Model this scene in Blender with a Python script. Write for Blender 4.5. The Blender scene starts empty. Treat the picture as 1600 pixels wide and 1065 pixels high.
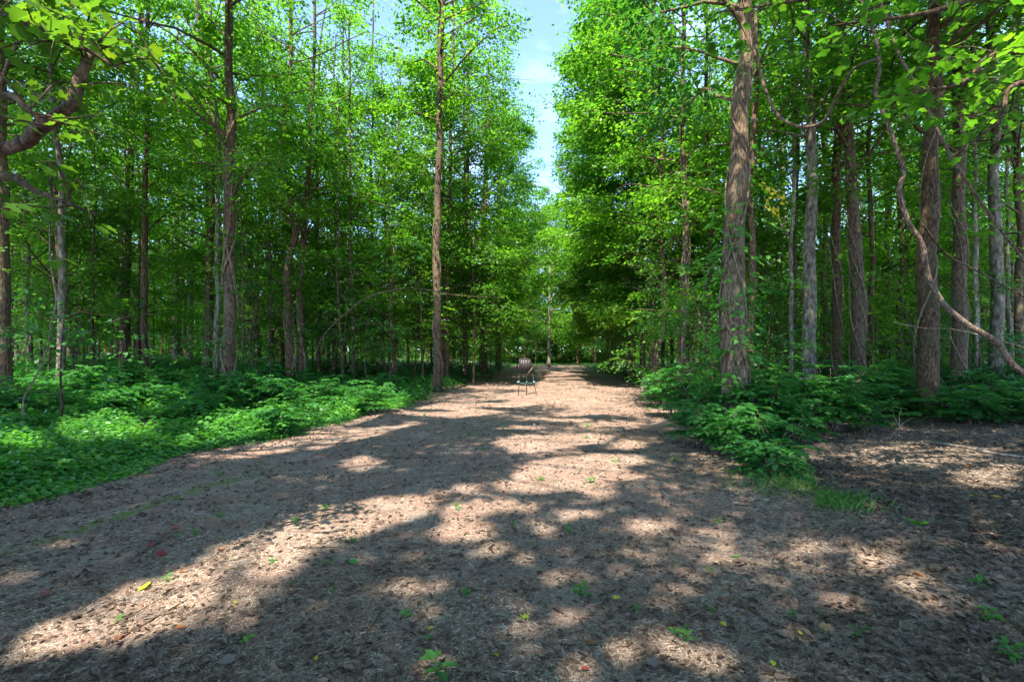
import bpy, math, random
import numpy as np
R = math.radians
rng = np.random.default_rng(7)
random.seed(7)
SC = bpy.context.scene
COL = SC.collection

# ------------------------------------------------------------------ camera
CAM_H = 1.55
cam_d = bpy.data.cameras.new('camera'); cam = bpy.data.objects.new('camera', cam_d)
COL.objects.link(cam); SC.camera = cam
cam.location = (0, 0, CAM_H); cam.rotation_euler = (R(90), 0, 0)
cam_d.sensor_width = 36; cam_d.lens = 18; cam_d.shift_y = 0.0097
cam_d.clip_start = 0.05; cam_d.clip_end = 3000

# ------------------------------------------------------------------ light
SUN_EL = 58.0
SUN_AZ = (-0.30, -0.954)                       # horizontal direction towards the sun
_c = math.cos(R(SUN_EL))
SUN = np.array([SUN_AZ[0]*_c, SUN_AZ[1]*_c, math.sin(R(SUN_EL))])
w = bpy.data.worlds.new('World'); SC.world = w; w.use_nodes = True
nt = w.node_tree; nt.nodes.clear()
out = nt.nodes.new('ShaderNodeOutputWorld'); bg = nt.nodes.new('ShaderNodeBackground')
sky = nt.nodes.new('ShaderNodeTexSky'); sky.sky_type = 'NISHITA'; sky.sun_disc = False
sky.sun_elevation = R(SUN_EL); sky.sun_rotation = math.atan2(SUN_AZ[0], SUN_AZ[1])
sky.air_density = .46; sky.dust_density = 0.0; sky.ozone_density = 2.0
tc = nt.nodes.new('ShaderNodeTexCoord'); mp = nt.nodes.new('ShaderNodeMapping')
mp.inputs['Scale'].default_value = (1.0, 1.0, 2.6)
cn = nt.nodes.new('ShaderNodeTexNoise'); cn.inputs['Scale'].default_value = 3.2
cn.inputs['Detail'].default_value = 7; cn.inputs['Roughness'].default_value = .55
cr = nt.nodes.new('ShaderNodeMapRange'); cr.inputs[1].default_value = .50; cr.inputs[2].default_value = .78
cr.inputs[4].default_value = .75
mx = nt.nodes.new('ShaderNodeMixRGB'); mx.inputs[2].default_value = (1.9, 2.2, 2.6, 1)
L = nt.links.new
L(tc.outputs['Generated'], mp.inputs[0]); L(mp.outputs[0], cn.inputs['Vector']); L(cn.outputs['Fac'], cr.inputs[0])
L(cr.outputs[0], mx.inputs[0]); L(sky.outputs[0], mx.inputs[1]); L(mx.outputs[0], bg.inputs['Color'])
bg.inputs['Strength'].default_value = 0.15
L(bg.outputs[0], out.inputs[0])
sd = bpy.data.lights.new('sun', 'SUN'); so = bpy.data.objects.new('sun', sd); COL.objects.link(so)
sd.energy = 2.35; sd.angle = R(0.55); sd.color = (1.0, .95, .86)
from mathutils import Vector
so.rotation_euler = Vector(SUN).to_track_quat('Z', 'Y').to_euler()
SC.view_settings.view_transform = 'Standard'; SC.view_settings.look = 'None'
SC.view_settings.exposure = 2.85; SC.view_settings.gamma = 1
cy = SC.cycles
cy.max_bounces = 7; cy.diffuse_bounces = 4; cy.glossy_bounces = 2; cy.transmission_bounces = 5
cy.transparent_max_bounces = 4; cy.caustics_reflective = False; cy.caustics_refractive = False
cy.use_denoising = True; cy.sample_clamp_indirect = 6

# ------------------------------------------------------------------ geometry helpers
def sstep(a, b, x):
    t = np.clip((x-a)/(b-a), 0, 1); return t*t*(3-2*t)
LE = np.array([(-6, -6.2), (2, -5.6), (4.9, -4.95), (7.5, -4.7), (9.4, -4.0), (13.5, -3.0), (20, -2.5), (29, -1.5), (46, 0.2), (60, 1.2)])
RE = np.array([(-6, 4.5), (2, 3.6), (6, 3.2), (8.7, 2.9), (13.5, 3.9), (20, 5.0), (30, 6.0), (52, 6.6), (60, 7.2)])
def left_edge(y): return np.interp(y, LE[:, 0], LE[:, 1])
def right_edge(y): return np.interp(y, RE[:, 0], RE[:, 1])
def hgt(x, y):
    x = np.asarray(x, float); y = np.asarray(y, float)
    dl = np.maximum(left_edge(y)-x-0.5, 0); dr = np.maximum(x-right_edge(y)-3, 0)
    z = 1.0*(1-np.exp(-dl*.055)) + .5*(1-np.exp(-dr*.06))
    z += .035*np.sin(x*.9+1.3)*np.cos(y*.7+.4) + .02*np.sin(x*2.3+y*1.7) + .012*np.sin(x*5.1-y*3.3)*np.cos(y*4.1)
    z += .5*sstep(-1, 1, -(y-62)/8)*0 - .02*np.exp(-((x+3.0-.12*y)/.35)**2) - .02*np.exp(-((x-1.6-.1*y)/.4)**2)
    return z
def P(px, py, D):                               # a photo point at a given real distance
    return np.array([(px-800)/800*D, D, CAM_H + (548-py)/800*D])
def G(px, D, dz=0):
    x = (px-800)/800*D
    return np.array([x, D, float(hgt(x, D))+dz])
def Gp(px, py):
    D = (CAM_H*800)/(py-548)
    for _ in range(4):
        x = (px-800)/800*D; D = (CAM_H-float(hgt(x, D)))*800/(py-548)
    return G(px, D)

def make_mesh(name, V, F, mat, smooth=False, mats=None):
    me = bpy.data.meshes.new(name)
    V = np.ascontiguousarray(V, dtype=np.float32)
    Fs = F if isinstance(F, list) else [F]
    Fs = [np.asarray(f, dtype=np.int32) for f in Fs if len(f)]
    nl = sum(f.size for f in Fs); nf = sum(len(f) for f in Fs)
    me.vertices.add(len(V)); me.vertices.foreach_set('co', V.ravel())
    me.loops.add(nl); me.loops.foreach_set('vertex_index', np.concatenate([f.ravel() for f in Fs]))
    me.polygons.add(nf)
    cnt = np.concatenate([np.full(len(f), f.shape[1], dtype=np.int32) for f in Fs])
    st = np.zeros(nf, dtype=np.int32); st[1:] = np.cumsum(cnt)[:-1]
    me.polygons.foreach_set('loop_start', st); me.polygons.foreach_set('loop_total', cnt)
    if smooth: me.polygons.foreach_set('use_smooth', np.ones(nf, dtype=bool))
    me.update(calc_edges=True)
    me.materials.append(mat)
    return me
def link(name, me, parent=None, loc=None):
    o = bpy.data.objects.new(name, me); COL.objects.link(o)
    if parent is not None: o.parent = parent
    if loc is not None: o.location = loc
    return o
def tag(o, label=None, cat=None, group=None, kind=None):
    if label: o['label'] = label
    if cat: o['category'] = cat
    if group: o['group'] = group
    if kind: o['kind'] = kind
    return o
def empty(name, loc, rz=0):
    o = bpy.data.objects.new(name, None); COL.objects.link(o); o.location = loc; o.rotation_euler = (0, 0, rz)
    o.empty_display_size = .2
    return o

class Geo:                                       # collects pieces of ONE object
    def __init__(s): s.V = []; s.F = {}; s.n = 0
    def add(s, V, F):
        V = np.asarray(V, float).reshape(-1, 3); F = np.asarray(F, int)
        s.F.setdefault(F.shape[1], []).append(F+s.n); s.V.append(V); s.n += len(V)
    def mesh(s, name, mat, smooth=False):
        return make_mesh(name, np.concatenate(s.V), [np.concatenate(f) for f in s.F.values()], mat, smooth)

def norm(v): return v/np.maximum(np.linalg.norm(v, axis=-1, keepdims=True), 1e-9)
def spline(pts, n):
    pts = np.asarray(pts, float)
    if len(pts) == 2: return pts[0]+(pts[1]-pts[0])*np.linspace(0, 1, n)[:, None]
    p = np.vstack([2*pts[0]-pts[1], pts, 2*pts[-1]-pts[-2]])
    m = len(pts)-1; u = np.linspace(0, m-1e-6, n); i = u.astype(int); t = (u-i)[:, None]
    a, b, c, d = p[i], p[i+1], p[i+2], p[i+3]
    return .5*((2*b)+(-a+c)*t+(2*a-5*b+4*c-d)*t*t+(-a+3*b-3*c+d)*t**3)
def tube(geo, pts, rad, sides=6, rough=0, seed=0, cap=True, ridges=0):
    pts = np.asarray(pts, float); n = len(pts); rad = np.broadcast_to(np.asarray(rad, float), (n,))
    T = norm(np.gradient(pts, axis=0))
    ref = np.array([1., .03, .02]) if abs(T[0][0]) < .8 else np.array([.02, 1., .03])
    A = norm(ref-T*(T@ref)[:, None]); B = np.cross(T, A)
    th = np.linspace(0, 2*np.pi, sides, endpoint=False)
    rr = rad[:, None]*np.ones((1, sides))
    if rough:
        r = np.random.default_rng(seed)
        ph = r.uniform(0, 6.28, 6); s = np.linspace(0, 1, n)[:, None]*n*.35
        rr = rr*(1+rough*(np.sin(th*3+ph[0]+s*.5)*.5+np.sin(th*5+ph[1]-s*.8)*.35+np.sin(th*2+ph[2]+s*1.3)*.4+r.normal(0, .25, (n, sides))))
    if ridges:
        r = np.random.default_rng(seed+5)
        rr = rr*(1+ridges*(r.normal(0, 1, (1, sides))*.7+r.normal(0, 1, (n, sides))*.4))
    V = pts[:, None]+rr[..., None]*(np.cos(th)[None, :, None]*A[:, None]+np.sin(th)[None, :, None]*B[:, None])
    i = np.arange(n-1)[:, None]*sides; j = np.arange(sides)[None]; k = (j+1) % sides
    F = np.stack([i+j, i+k, i+sides+k, i+sides+j], -1).reshape(-1, 4)
    geo.add(V.reshape(-1, 3), F)
    if cap:
        b = geo.n-n*sides
        for base, rev in ((b, True), (b+(n-1)*sides, False)):
            idx = [base+q for q in range(sides)]
            if rev: idx.reverse()
            geo.F.setdefault(sides, []).append(np.array([idx]))

# leaf shapes: x along the leaf, y across, z up
T_KITE = (np.array([(0, 0, 0), (.42, .38, .07), (1, 0, -.05), (.42, -.38, .07)]), np.array([(0, 3, 2, 1)]))
T_OVAL = (np.array([(0, 0, 0), (.28, .30, .09), (.68, .26, .06), (1, 0, -.1), (.68, -.26, .06), (.28, -.30, .09), (.5, 0, -.01)]),
          np.array([(0, 6, 2, 1), (6, 3, 2, 6)[0:3]+(2,), (0, 5, 4, 6), (6, 4, 3, 3)]))
T_OVAL = (np.array([(0, 0, 0), (1, 0, -.1), (.28, .30, .09), (.68, .25, .05), (.28, -.30, .09), (.68, -.25, .05)]),
          np.array([(0, 1, 3, 2), (0, 4, 5, 1)]))
_h = [(.02, .0), (-.06, .16), (.10, .42), (.26, .30), (.42, .50), (.58, .46), (.60, .24), (.78, .22), (1.0, .0)]
_v = [(0.35, 0, -.02)]+[(x, y, .10*y) for x, y in _h]+[(x, -y, .10*y) for x, y in _h[1:-1]]
_nr = len(_h); _f = [(0, i+1, i) for i in range(1, _nr)]
_rt = [1]+[_nr+1+i for i in range(len(_h)-2)]+[_nr]
_f += [(0, _rt[i], _rt[i+1]) for i in range(len(_rt)-1)]
T_LOBE = (np.array(_v, float), np.array(_f))
_s = []
for i in range(14):                               # star leaf (sweetgum)
    a = math.pi + i*math.pi/7; r = (.62 if i % 2 else .2)
    if i == 0: r = .12
    _s.append((.42+r*math.cos(a), r*math.sin(a), .02*(i % 2)))
T_STAR = (np.array([(0.42, 0, -.01)]+_s), np.array([(0, 1+i, 1+(i+1) % 14) for i in range(14)]))

def leaves(tpl, pos, dirs, nrm, size):
    tv, tf = tpl
    X = norm(dirs); Y = norm(np.cross(nrm, X)); Z = np.cross(X, Y)
    size = np.broadcast_to(np.asarray(size, float), (len(pos),))
    V = pos[:, None]+size[:, None, None]*(tv[None, :, 0, None]*X[:, None]+tv[None, :, 1, None]*Y[:, None]+tv[None, :, 2, None]*Z[:, None])
    F = tf[None]+(np.arange(len(pos))*len(tv))[:, None, None]
    return V.reshape(-1, 3), F.reshape(-1, tf.shape[1])
def sprays(r, C, head, L, n, droop=.15, leaf=.11, flat=.35):
    """flat twigs of leaves at points C pointing along head (S,2)"""
    S = len(C)
    a = np.concatenate([head, -droop*np.ones((S, 1))+r.normal(0, .22, (S, 1))], 1); a = norm(a)
    up = np.array([0, 0, 1.])+r.normal(0, .22, (S, 3)); s = norm(np.cross(up, a)); nn = np.cross(a, s)
    t = (np.arange(n)[None]+r.uniform(0, 1, (S, n)))/n
    side = np.where((np.arange(n) % 2)[None] == 0, 1., -1.)*np.ones((S, 1))
    wd = (np.sin(np.clip(t, .05, 1)*2.6)*.42)*r.uniform(.05, 1, (S, n))
    Lc = np.broadcast_to(np.asarray(L, float), (S,))[:, None, None]
    pos = C[:, None]+a[:, None]*(Lc*t[..., None])+s[:, None]*(Lc*(side*wd)[..., None])
    pos = pos + nn[:, None]*(r.normal(0, .05, (S, n, 1))*Lc) - np.array([0, 0, 1.])*(Lc*(t**2)[..., None]*.15)
    ang = r.uniform(.3, 1.2, (S, n))*side
    d = a[:, None]*np.cos(ang)[..., None]+s[:, None]*np.sin(ang)[..., None]+r.normal(0, .15, (S, n, 3))
    d[..., 2] -= .15
    nm = nn[:, None]+r.normal(0, flat, (S, n, 3))
    sz = leaf*r.uniform(.6, 1.2, (S, n))
    return pos.reshape(-1, 3), d.reshape(-1, 3), nm.reshape(-1, 3), sz.ravel()

# ------------------------------------------------------------------ sun flecks: gaps left in the crowns where the light gets through
POLY = [
 [(0, 1010), (40, 965), (150, 935), (230, 905), (300, 882), (340, 855), (400, 832), (440, 800), (520, 783), (600, 772), (660, 772), (695, 790), (640, 815), (560, 832), (500, 855), (480, 890), (440, 925), (420, 960), (330, 985), (200, 1010), (60, 1035), (0, 1030)],
 [(470, 700), (560, 668), (600, 650), (680, 630), (760, 624), (850, 630), (780, 645), (700, 652), (640, 664), (580, 684), (500, 702)],
 [(835, 604), (862, 580), (905, 583), (915, 605), (900, 622), (850, 630), (800, 624)],
 [(270, 705), (360, 668), (420, 650), (480, 636), (560, 628), (640, 622), (620, 655), (540, 680), (450, 702), (330, 722)],
 [(560, 1065), (600, 1025), (680, 1010), (720, 1035), (700, 1065)],
 [(960, 985), (1030, 985), (1060, 1010), (1130, 1020), (1090, 1045), (1000, 1030), (940, 1010)],
]
ELL = [(560, 724, 34, 7), (860, 690, 80, 8), (890, 746, 88, 12), (950, 722, 60, 8), (815, 757, 38, 8), (975, 745, 26, 5), (780, 790, 45, 9),
 (735, 800, 36, 10), (735, 765, 17, 6), (722, 830, 42, 13), (840, 705, 40, 5), (900, 650, 60, 4), (945, 664, 40, 4), (800, 672, 40, 4), (640, 918, 30, 18),
 (685, 958, 22, 13), (892, 955, 30, 9), (800, 975, 28, 12), (920, 1035, 38, 14), (1020, 815, 38, 7), (1280, 860, 34, 6), (1370, 882, 32, 10), (1440, 912, 34, 9),
 (1330, 937, 26, 9), (1460, 714, 85, 8), (1545, 748, 45, 11), (1400, 703, 55, 5), (180, 690, 65, 12), (250, 655, 70, 6), (105, 852, 36, 5), (140, 640, 60, 4), (60, 720, 40, 8),
 (980, 694, 28, 4), (930, 770, 26, 5), (850, 830, 20, 6), (910, 800, 30, 6), (770, 860, 26, 8), (865, 900, 22, 7), (1120, 870, 20, 5), (560, 985, 30, 9), (20, 900, 26, 10), (880, 735, 70, 12)]
def in_poly(x, y, poly):
    c = np.zeros(x.shape, bool); n = len(poly)
    for i in range(n):
        x1, y1 = poly[i]; x2, y2 = poly[(i+1) % n]
        if y1 == y2: continue
        m = (y1 > y) != (y2 > y)
        c ^= m & (x < (x2-x1)*(y-y1)/(y2-y1)+x1)
    return c
def vnoise(x, y, s=1.0):
    return (np.sin(x*2.1*s+1.7*np.sin(y*1.3*s))+np.sin(y*2.7*s+1.3*np.sin(x*1.9*s+2))+np.sin((x+y)*3.9*s+1))/3
def sunlit(pos):
    """is the ground spot that this point would shade one of the sunlit flecks?"""
    k = pos[:, 2]/SUN[2]; g = pos-SUN[None]*k[:, None]
    X, Y = g[:, 0], g[:, 1]; ok = Y > 1.6
    Ys = np.where(ok, Y, 1.6); px = 800+800*X/Ys; py = 548+CAM_H*800/Ys
    px = px+10*vnoise(X, Y, 3.); py = py+(py-548)*.02*vnoise(Y, X, 4.)
    m = np.zeros(len(pos), bool)
    for q in POLY: m |= in_poly(px, py, q)
    for a, b, c, d in ELL: m |= ((px-a)/(c*1.15+3))**2+((py-b-(px-a)*-.05)/(d*1.3+2))**2 < 1
    m &= ~((Y > 9.5) & (X > left_edge(Y)+.3) & (vnoise(X*.35+1, Y*1.15) < -.12))
    far = (Y > 22) & (Y < 60) & (X > left_edge(Y)-1) & (X < right_edge(Y)-1) & (vnoise(X*.5, Y*1.6) > .2) & (pos[:, 2] > 5+.12*Y)
    extra = (vnoise(X, Y, 3.7)+.6*vnoise(Y+3, X, 7.9) > np.where((X < left_edge(Y)-.2) | (X > right_edge(Y)+1), .40, np.where(Y < 9, .66, .8)))
    zz = pos[:, 2]-np.abs(57.5-pos[:, 1])/abs(SUN[1])*SUN[2]; xx = pos[:, 0]+np.abs(57.5-pos[:, 1])*SUN[0]/SUN[1]
    wall = (pos[:, 1] < 56.5) & (pos[:, 1] > 20) & (zz > .5) & (zz < 15) & (xx > -1.5) & (xx < 10) & (vnoise(xx*.8, zz*.9) > -.75)
    return (m & ok) | far | extra | wall
def corridor(pos):                                # open slot of sky above the path
    x, y, z = pos.T
    ax = .083*y-.50+.25*np.sin(y*.31); hw = .95+.25*np.sin(z*.9+y*.2)+.2*np.sin(z*2.1)
    rag = .45*np.sin(x*3.1+z*2.3)*np.sin(y*1.9-z*1.1)+.35*np.sin(z*4.3+y*3.7)
    hi = (z > np.maximum(4.5+.05*y, 1.5+.30*y+.6*rag)) & (np.abs(x-ax)+1.0*rag < hw-.22) & (y > 5)
    low = (z < np.where(y < 14, 3.2, 1.5)) & (x > left_edge(y)+.5) & (x < right_edge(y)-.5) & (y > 0)   # walking height over the path stays clear
    view = (z < 1.55+.62*y) & (y > 0) & (y < 9) & (np.abs(x) < y*1.02+.3)        # nothing hangs in the first metres before the camera
    return hi | low | view

# ------------------------------------------------------------------ materials
def new_mat(name):
    m = bpy.data.materials.new(name); m.use_nodes = True
    t = m.node_tree; t.nodes.clear(); o = t.nodes.new('ShaderNodeOutputMaterial')
    return m, t, o
def ramp(t, cols, fac):
    r = t.nodes.new('ShaderNodeValToRGB'); e = r.color_ramp.elements
    while len(e) < len(cols): e.new(.5)
    for i, (p, c) in enumerate(cols): e[i].position = p; e[i].color = (*c, 1)
    t.links.new(fac, r.inputs[0]); return r.outputs[0]
def leaf_mat(name, cols, trans=.56, tcol=None, rough=.42, spec=.45, nscale=.6):
    m, t, o = new_mat(name)
    g = t.nodes.new('ShaderNodeNewGeometry'); oi = t.nodes.new('ShaderNodeObjectInfo')
    nz = t.nodes.new('ShaderNodeTexNoise'); nz.inputs['Scale'].default_value = nscale; nz.inputs['Detail'].default_value = 2
    t.links.new(g.outputs['Position'], nz.inputs['Vector'])
    a = t.nodes.new('ShaderNodeMath'); a.operation = 'MULTIPLY_ADD'; a.inputs[1].default_value = .45
    b = t.nodes.new('ShaderNodeMath'); b.operation = 'MULTIPLY_ADD'; b.inputs[1].default_value = .9; b.inputs[2].default_value = -.25
    c = t.nodes.new('ShaderNodeMath'); c.operation = 'MULTIPLY_ADD'; c.inputs[1].default_value = .18
    t.links.new(g.outputs['Random Per Island'], a.inputs[0]); t.links.new(b.outputs[0], a.inputs[2])
    t.links.new(nz.outputs['Fac'], b.inputs[0])
    t.links.new(oi.outputs['Random'], c.inputs[0]); t.links.new(a.outputs[0], c.inputs[2])
    col = ramp(t, cols, c.outputs[0])
    bs = t.nodes.new('ShaderNodeBsdfPrincipled'); bs.inputs['Roughness'].default_value = rough
    bs.inputs['Specular IOR Level'].default_value = spec
    t.links.new(col, bs.inputs['Base Color'])
    tr = t.nodes.new('ShaderNodeBsdfTranslucent')
    mixc = t.nodes.new('ShaderNodeMixRGB'); mixc.blend_type = 'MULTIPLY'; mixc.inputs[0].default_value = 1
    t.links.new(col, mixc.inputs[1]); mixc.inputs[2].default_value = (*(tcol or (2.15, 2.4, .85)), 1)
    t.links.new(mixc.outputs[0], tr.inputs[0])
    mx = t.nodes.new('ShaderNodeMixShader'); mx.inputs[0].default_value = trans
    t.links.new(bs.outputs[0], mx.inputs[1]); t.links.new(tr.outputs[0], mx.inputs[2]); t.links.new(mx.outputs[0], o.inputs[0])
    return m
M_LEAF = leaf_mat('canopy_leaves', [(0, (.020, .068, .013)), (.35, (.050, .135, .016)), (.7, (.100, .215, .022)), (.9, (.18, .30, .028)), (1, (.28, .36, .04))])
M_LEAF2 = leaf_mat('shade_leaves', [(0, (.020, .075, .022)), (.5, (.035, .125, .024)), (1, (.075, .185, .028))], trans=.42, tcol=(1.9, 2.3, .9))
M_COVER = leaf_mat('ground_leaves', [(.05, (.028, .105, .028)), (.45, (.062, .20, .036)), (.8, (.12, .29, .040)), (1, (.21, .36, .05))], trans=.40, tcol=(1.9, 2.2, .8), rough=.38, nscale=1.3)
M_SHRUB = leaf_mat('shrub_leaves', [(.05, (.018, .080, .026)), (.5, (.040, .150, .036)), (1, (.10, .25, .045))], trans=.38, tcol=(1.8, 2.2, .8), rough=.36, nscale=1.3)
M_NEAR = leaf_mat('near_leaves', [(0, (.030, .080, .014)), (.6, (.060, .135, .018)), (.93, (.120, .190, .020)), (1, (.26, .22, .03))], trans=.5, tcol=(2.2, 2.2, .7), rough=.35)
def flat_leaf(name, c, c2=None, trans=.3):
    return leaf_mat(name, [(0, c), (1, c2 or tuple(v*1.25 for v in c))], trans=trans, tcol=(1.2, 1.2, 1.0), rough=.5)
def bark_mat(name, c1, c2, c3, scale=12, stretch=.34, bump=.7, lichen=None):
    m, t, o = new_mat(name)
    tcn = t.nodes.new('ShaderNodeTexCoord'); mp = t.nodes.new('ShaderNodeMapping'); mp.inputs['Scale'].default_value = (1, 1, stretch)
    t.links.new(tcn.outputs['Object'], mp.inputs[0])
    n1 = t.nodes.new('ShaderNodeTexNoise'); n1.inputs['Scale'].default_value = scale*2.2; n1.inputs['Detail'].default_value = 8; n1.inputs['Roughness'].default_value = .65
    n1.inputs['Distortion'].default_value = .25
    t.links.new(mp.outputs[0], n1.inputs['Vector'])
    n2 = t.nodes.new('ShaderNodeTexNoise'); n2.inputs['Scale'].default_value = 1.3; n2.inputs['Detail'].default_value = 5
    t.links.new(tcn.outputs['Object'], n2.inputs['Vector'])
    col = ramp(t, [(.36, c1), (.50, c2), (.62, c3)], n1.outputs['Fac'])
    mxx = t.nodes.new('ShaderNodeMixRGB'); mxx.blend_type = 'MIX'
    col2 = t.nodes.new('ShaderNodeMapRange'); col2.inputs[1].default_value = .52; col2.inputs[2].default_value = .70; col2.inputs[4].default_value = .7
    t.links.new(n2.outputs['Fac'], col2.inputs[0]); t.links.new(col2.outputs[0], mxx.inputs[0]); t.links.new(col, mxx.inputs[1])
    mxx.inputs[2].default_value = (*(lichen or tuple(v*1.5 for v in c2)), 1)
    bs = t.nodes.new('ShaderNodeBsdfPrincipled'); bs.inputs['Roughness'].default_value = .85
    bs.inputs['Specular IOR Level'].default_value = .2
    t.links.new(mxx.outputs[0], bs.inputs['Base Color'])
    bp = t.nodes.new('ShaderNodeBump'); bp.inputs['Strength'].default_value = bump; bp.inputs['Distance'].default_value = .03
    t.links.new(n1.outputs['Fac'], bp.inputs['Height']); t.links.new(bp.outputs[0], bs.inputs['Normal'])
    t.links.new(bs.outputs[0], o.inputs[0]); return m
BARK = {
 'brown': bark_mat('bark_brown', (.026, .015, .009), (.092, .056, .032), (.18, .125, .08), lichen=(.09, .095, .05)),
 'grey': bark_mat('bark_grey', (.045, .034, .023), (.125, .102, .070), (.23, .195, .145), scale=6, stretch=.4, bump=.35, lichen=(.10, .11, .07)),
 'dark': bark_mat('bark_dark', (.022, .012, .006), (.070, .040, .020), (.14, .092, .053), lichen=(.06, .065, .03)),
 'red': bark_mat('bark_reddish', (.030, .015, .009), (.112, .062, .035), (.20, .13, .085), lichen=(.10, .09, .05)),
 'main': bark_mat('bark_furrowed', (.030, .018, .012), (.125, .078, .045), (.27, .19, .125), scale=19, stretch=.22, bump=1.0, lichen=(.19, .165, .10)),
 'pale': bark_mat('bark_pale', (.07, .05, .035), (.22, .175, .13), (.38, .32, .25), scale=4, stretch=.3, bump=.3, lichen=(.2, .2, .12)),
 'vine2': bark_mat('bark_old_vine', (.035, .020, .012), (.13, .078, .048), (.27, .19, .13), scale=20, stretch=.35, bump=.8, lichen=(.16, .13, .10)),
 'vine': bark_mat('bark_vine', (.07, .042, .028), (.19, .125, .085), (.32, .24, .17), scale=16, stretch=.3, bump=.5, lichen=(.14, .11, .07)),
}
def simple(name, c, rough=.6, metal=0):
    m, t, o = new_mat(name)
    n = t.nodes.new('ShaderNodeTexNoise'); n.inputs['Scale'].default_value = 30; n.inputs['Detail'].default_value = 6
    col = ramp(t, [(.3, tuple(v*.65 for v in c)), (.7, tuple(min(1, v*1.2) for v in c))], n.outputs['Fac'])
    bs = t.nodes.new('ShaderNodeBsdfPrincipled'); bs.inputs['Roughness'].default_value = rough; bs.inputs['Metallic'].default_value = metal
    t.links.new(col, bs.inputs['Base Color']); t.links.new(bs.outputs[0], o.inputs[0]); return m

def ground_mat(name, path):
    m, t, o = new_mat(name); N = t.nodes.new; K = t.links.new
    tcn = N('ShaderNodeTexCoord'); pos = tcn.outputs['Object']
    def noise(s, d=6, r=.6, dist=0):
        n = N('ShaderNodeTexNoise'); n.inputs['Scale'].default_value = s; n.inputs['Detail'].default_value = d
        n.inputs['Roughness'].default_value = r; n.inputs['Distortion'].default_value = dist; K(pos, n.inputs['Vector']); return n.outputs['Fac']
    def mixc(f, a, b):
        x = N('ShaderNodeMixRGB'); K(f, x.inputs[0])
        for i, v in ((1, a), (2, b)):
            if isinstance(v, tuple): x.inputs[i].default_value = (*v, 1)
            else: K(v, x.inputs[i])
        return x.outputs[0]
    def rng_(v, a, b, c=0, d=1):
        x = N('ShaderNodeMapRange'); K(v, x.inputs[0])
        for i, q in enumerate((a, b, c, d)): x.inputs[i+1].default_value = q
        return x.outputs[0]
    fine = noise(70, 8, .7, .4); mid = noise(9, 6, .6); big = noise(.9, 5, .55)
    if path: soil = ramp(t, [(.25, (.095, .054, .038)), (.5, (.27, .158, .110)), (.78, (.48, .33, .24))], fine)
    else: soil = ramp(t, [(.25, (.050, .036, .026)), (.5, (.125, .090, .062)), (.78, (.26, .195, .135))], fine)
    # chips: stretched, randomly turned cells
    vo = N('ShaderNodeTexVoronoi'); vo.inputs['Scale'].default_value = 42; vo.inputs['Randomness'].default_value = 1
    wv = N('ShaderNodeVectorMath'); wv.operation = 'ADD'; nn = N('ShaderNodeTexNoise'); nn.inputs['Scale'].default_value = 14; K(pos, nn.inputs['Vector'])
    sc = N('ShaderNodeVectorMath'); sc.operation = 'SCALE'; sc.inputs['Scale'].default_value = .25
    K(nn.outputs['Color'], sc.inputs[0]); K(pos, wv.inputs[0]); K(sc.outputs[0], wv.inputs[1])
    mp = N('ShaderNodeMapping'); mp.inputs['Scale'].default_value = (1, .38, 1); K(wv.outputs[0], mp.inputs[0]); K(mp.outputs[0], vo.inputs['Vector'])
    sep = N('ShaderNodeSeparateColor'); K(vo.outputs['Color'], sep.inputs[0])
    chip = ramp(t, [(0, (.07, .052, .045)), (.35, (.18, .125, .098)), (.7, (.33, .25, .19)), (1, (.55, .46, .36))], sep.outputs[0])
    keep = N('ShaderNodeMath'); keep.operation = 'MULTIPLY'; K(rng_(sep.outputs[1], .45, .55), keep.inputs[0]); K(rng_(mid, .35, .6), keep.inputs[1])
    col = mixc(keep.outputs[0], soil, chip)
    if path:
        redd = mixc(rng_(big, .50, .68, 0, .6), col, mixc(fine, (.16, .085, .062), (.44, .28, .21)))
        strw = mixc(rng_(noise(1.7, 6, .6), .50, .66, 0, .6), redd, mixc(fine, (.16, .125, .10), (.60, .48, .35)))
        # moss line in the left wheel rut
        sp = N('ShaderNodeSeparateXYZ'); K(pos, sp.inputs[0])
        a = N('ShaderNodeMath'); a.operation = 'MULTIPLY_ADD'; K(sp.outputs[1], a.inputs[0]); a.inputs[1].default_value = -.25; K(sp.outputs[0], a.inputs[2])
        b = N('ShaderNodeMath'); b.operation = 'ADD'; K(a.outputs[0], b.inputs[0]); b.inputs[1].default_value = 4.82
        c = N('ShaderNodeMath'); c.operation = 'ABSOLUTE'; K(b.outputs[0], c.inputs[0])
        line = rng_(c.outputs[0], .16, .04); near = rng_(sp.outputs[1], 7.2, 6.2)
        mm = N('ShaderNodeMath'); mm.operation = 'MULTIPLY'; K(line, mm.inputs[0]); K(near, mm.inputs[1])
        m2 = N('ShaderNodeMath'); m2.operation = 'MULTIPLY'; K(mm.outputs[0], m2.inputs[0]); K(rng_(mid, .42, .56), m2.inputs[1])
        col = mixc(m2.outputs[0], strw, mixc(fine, (.07, .12, .01), (.19, .27, .03)))
    bs = N('ShaderNodeBsdfPrincipled'); bs.inputs['Roughness'].default_value = .9; bs.inputs['Specular IOR Level'].default_value = .15
    K(col, bs.inputs['Base Color'])
    ad = N('ShaderNodeMath'); ad.operation = 'ADD'; K(fine, ad.inputs[0]); K(vo.outputs['Distance'], ad.inputs[1])
    bp = N('ShaderNodeBump'); bp.inputs['Strength'].default_value = .8; bp.inputs['Distance'].default_value = .02
    K(ad.outputs[0], bp.inputs['Height']); K(bp.outputs[0], bs.inputs['Normal']); K(bs.outputs[0], o.inputs[0])
    return m

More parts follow.
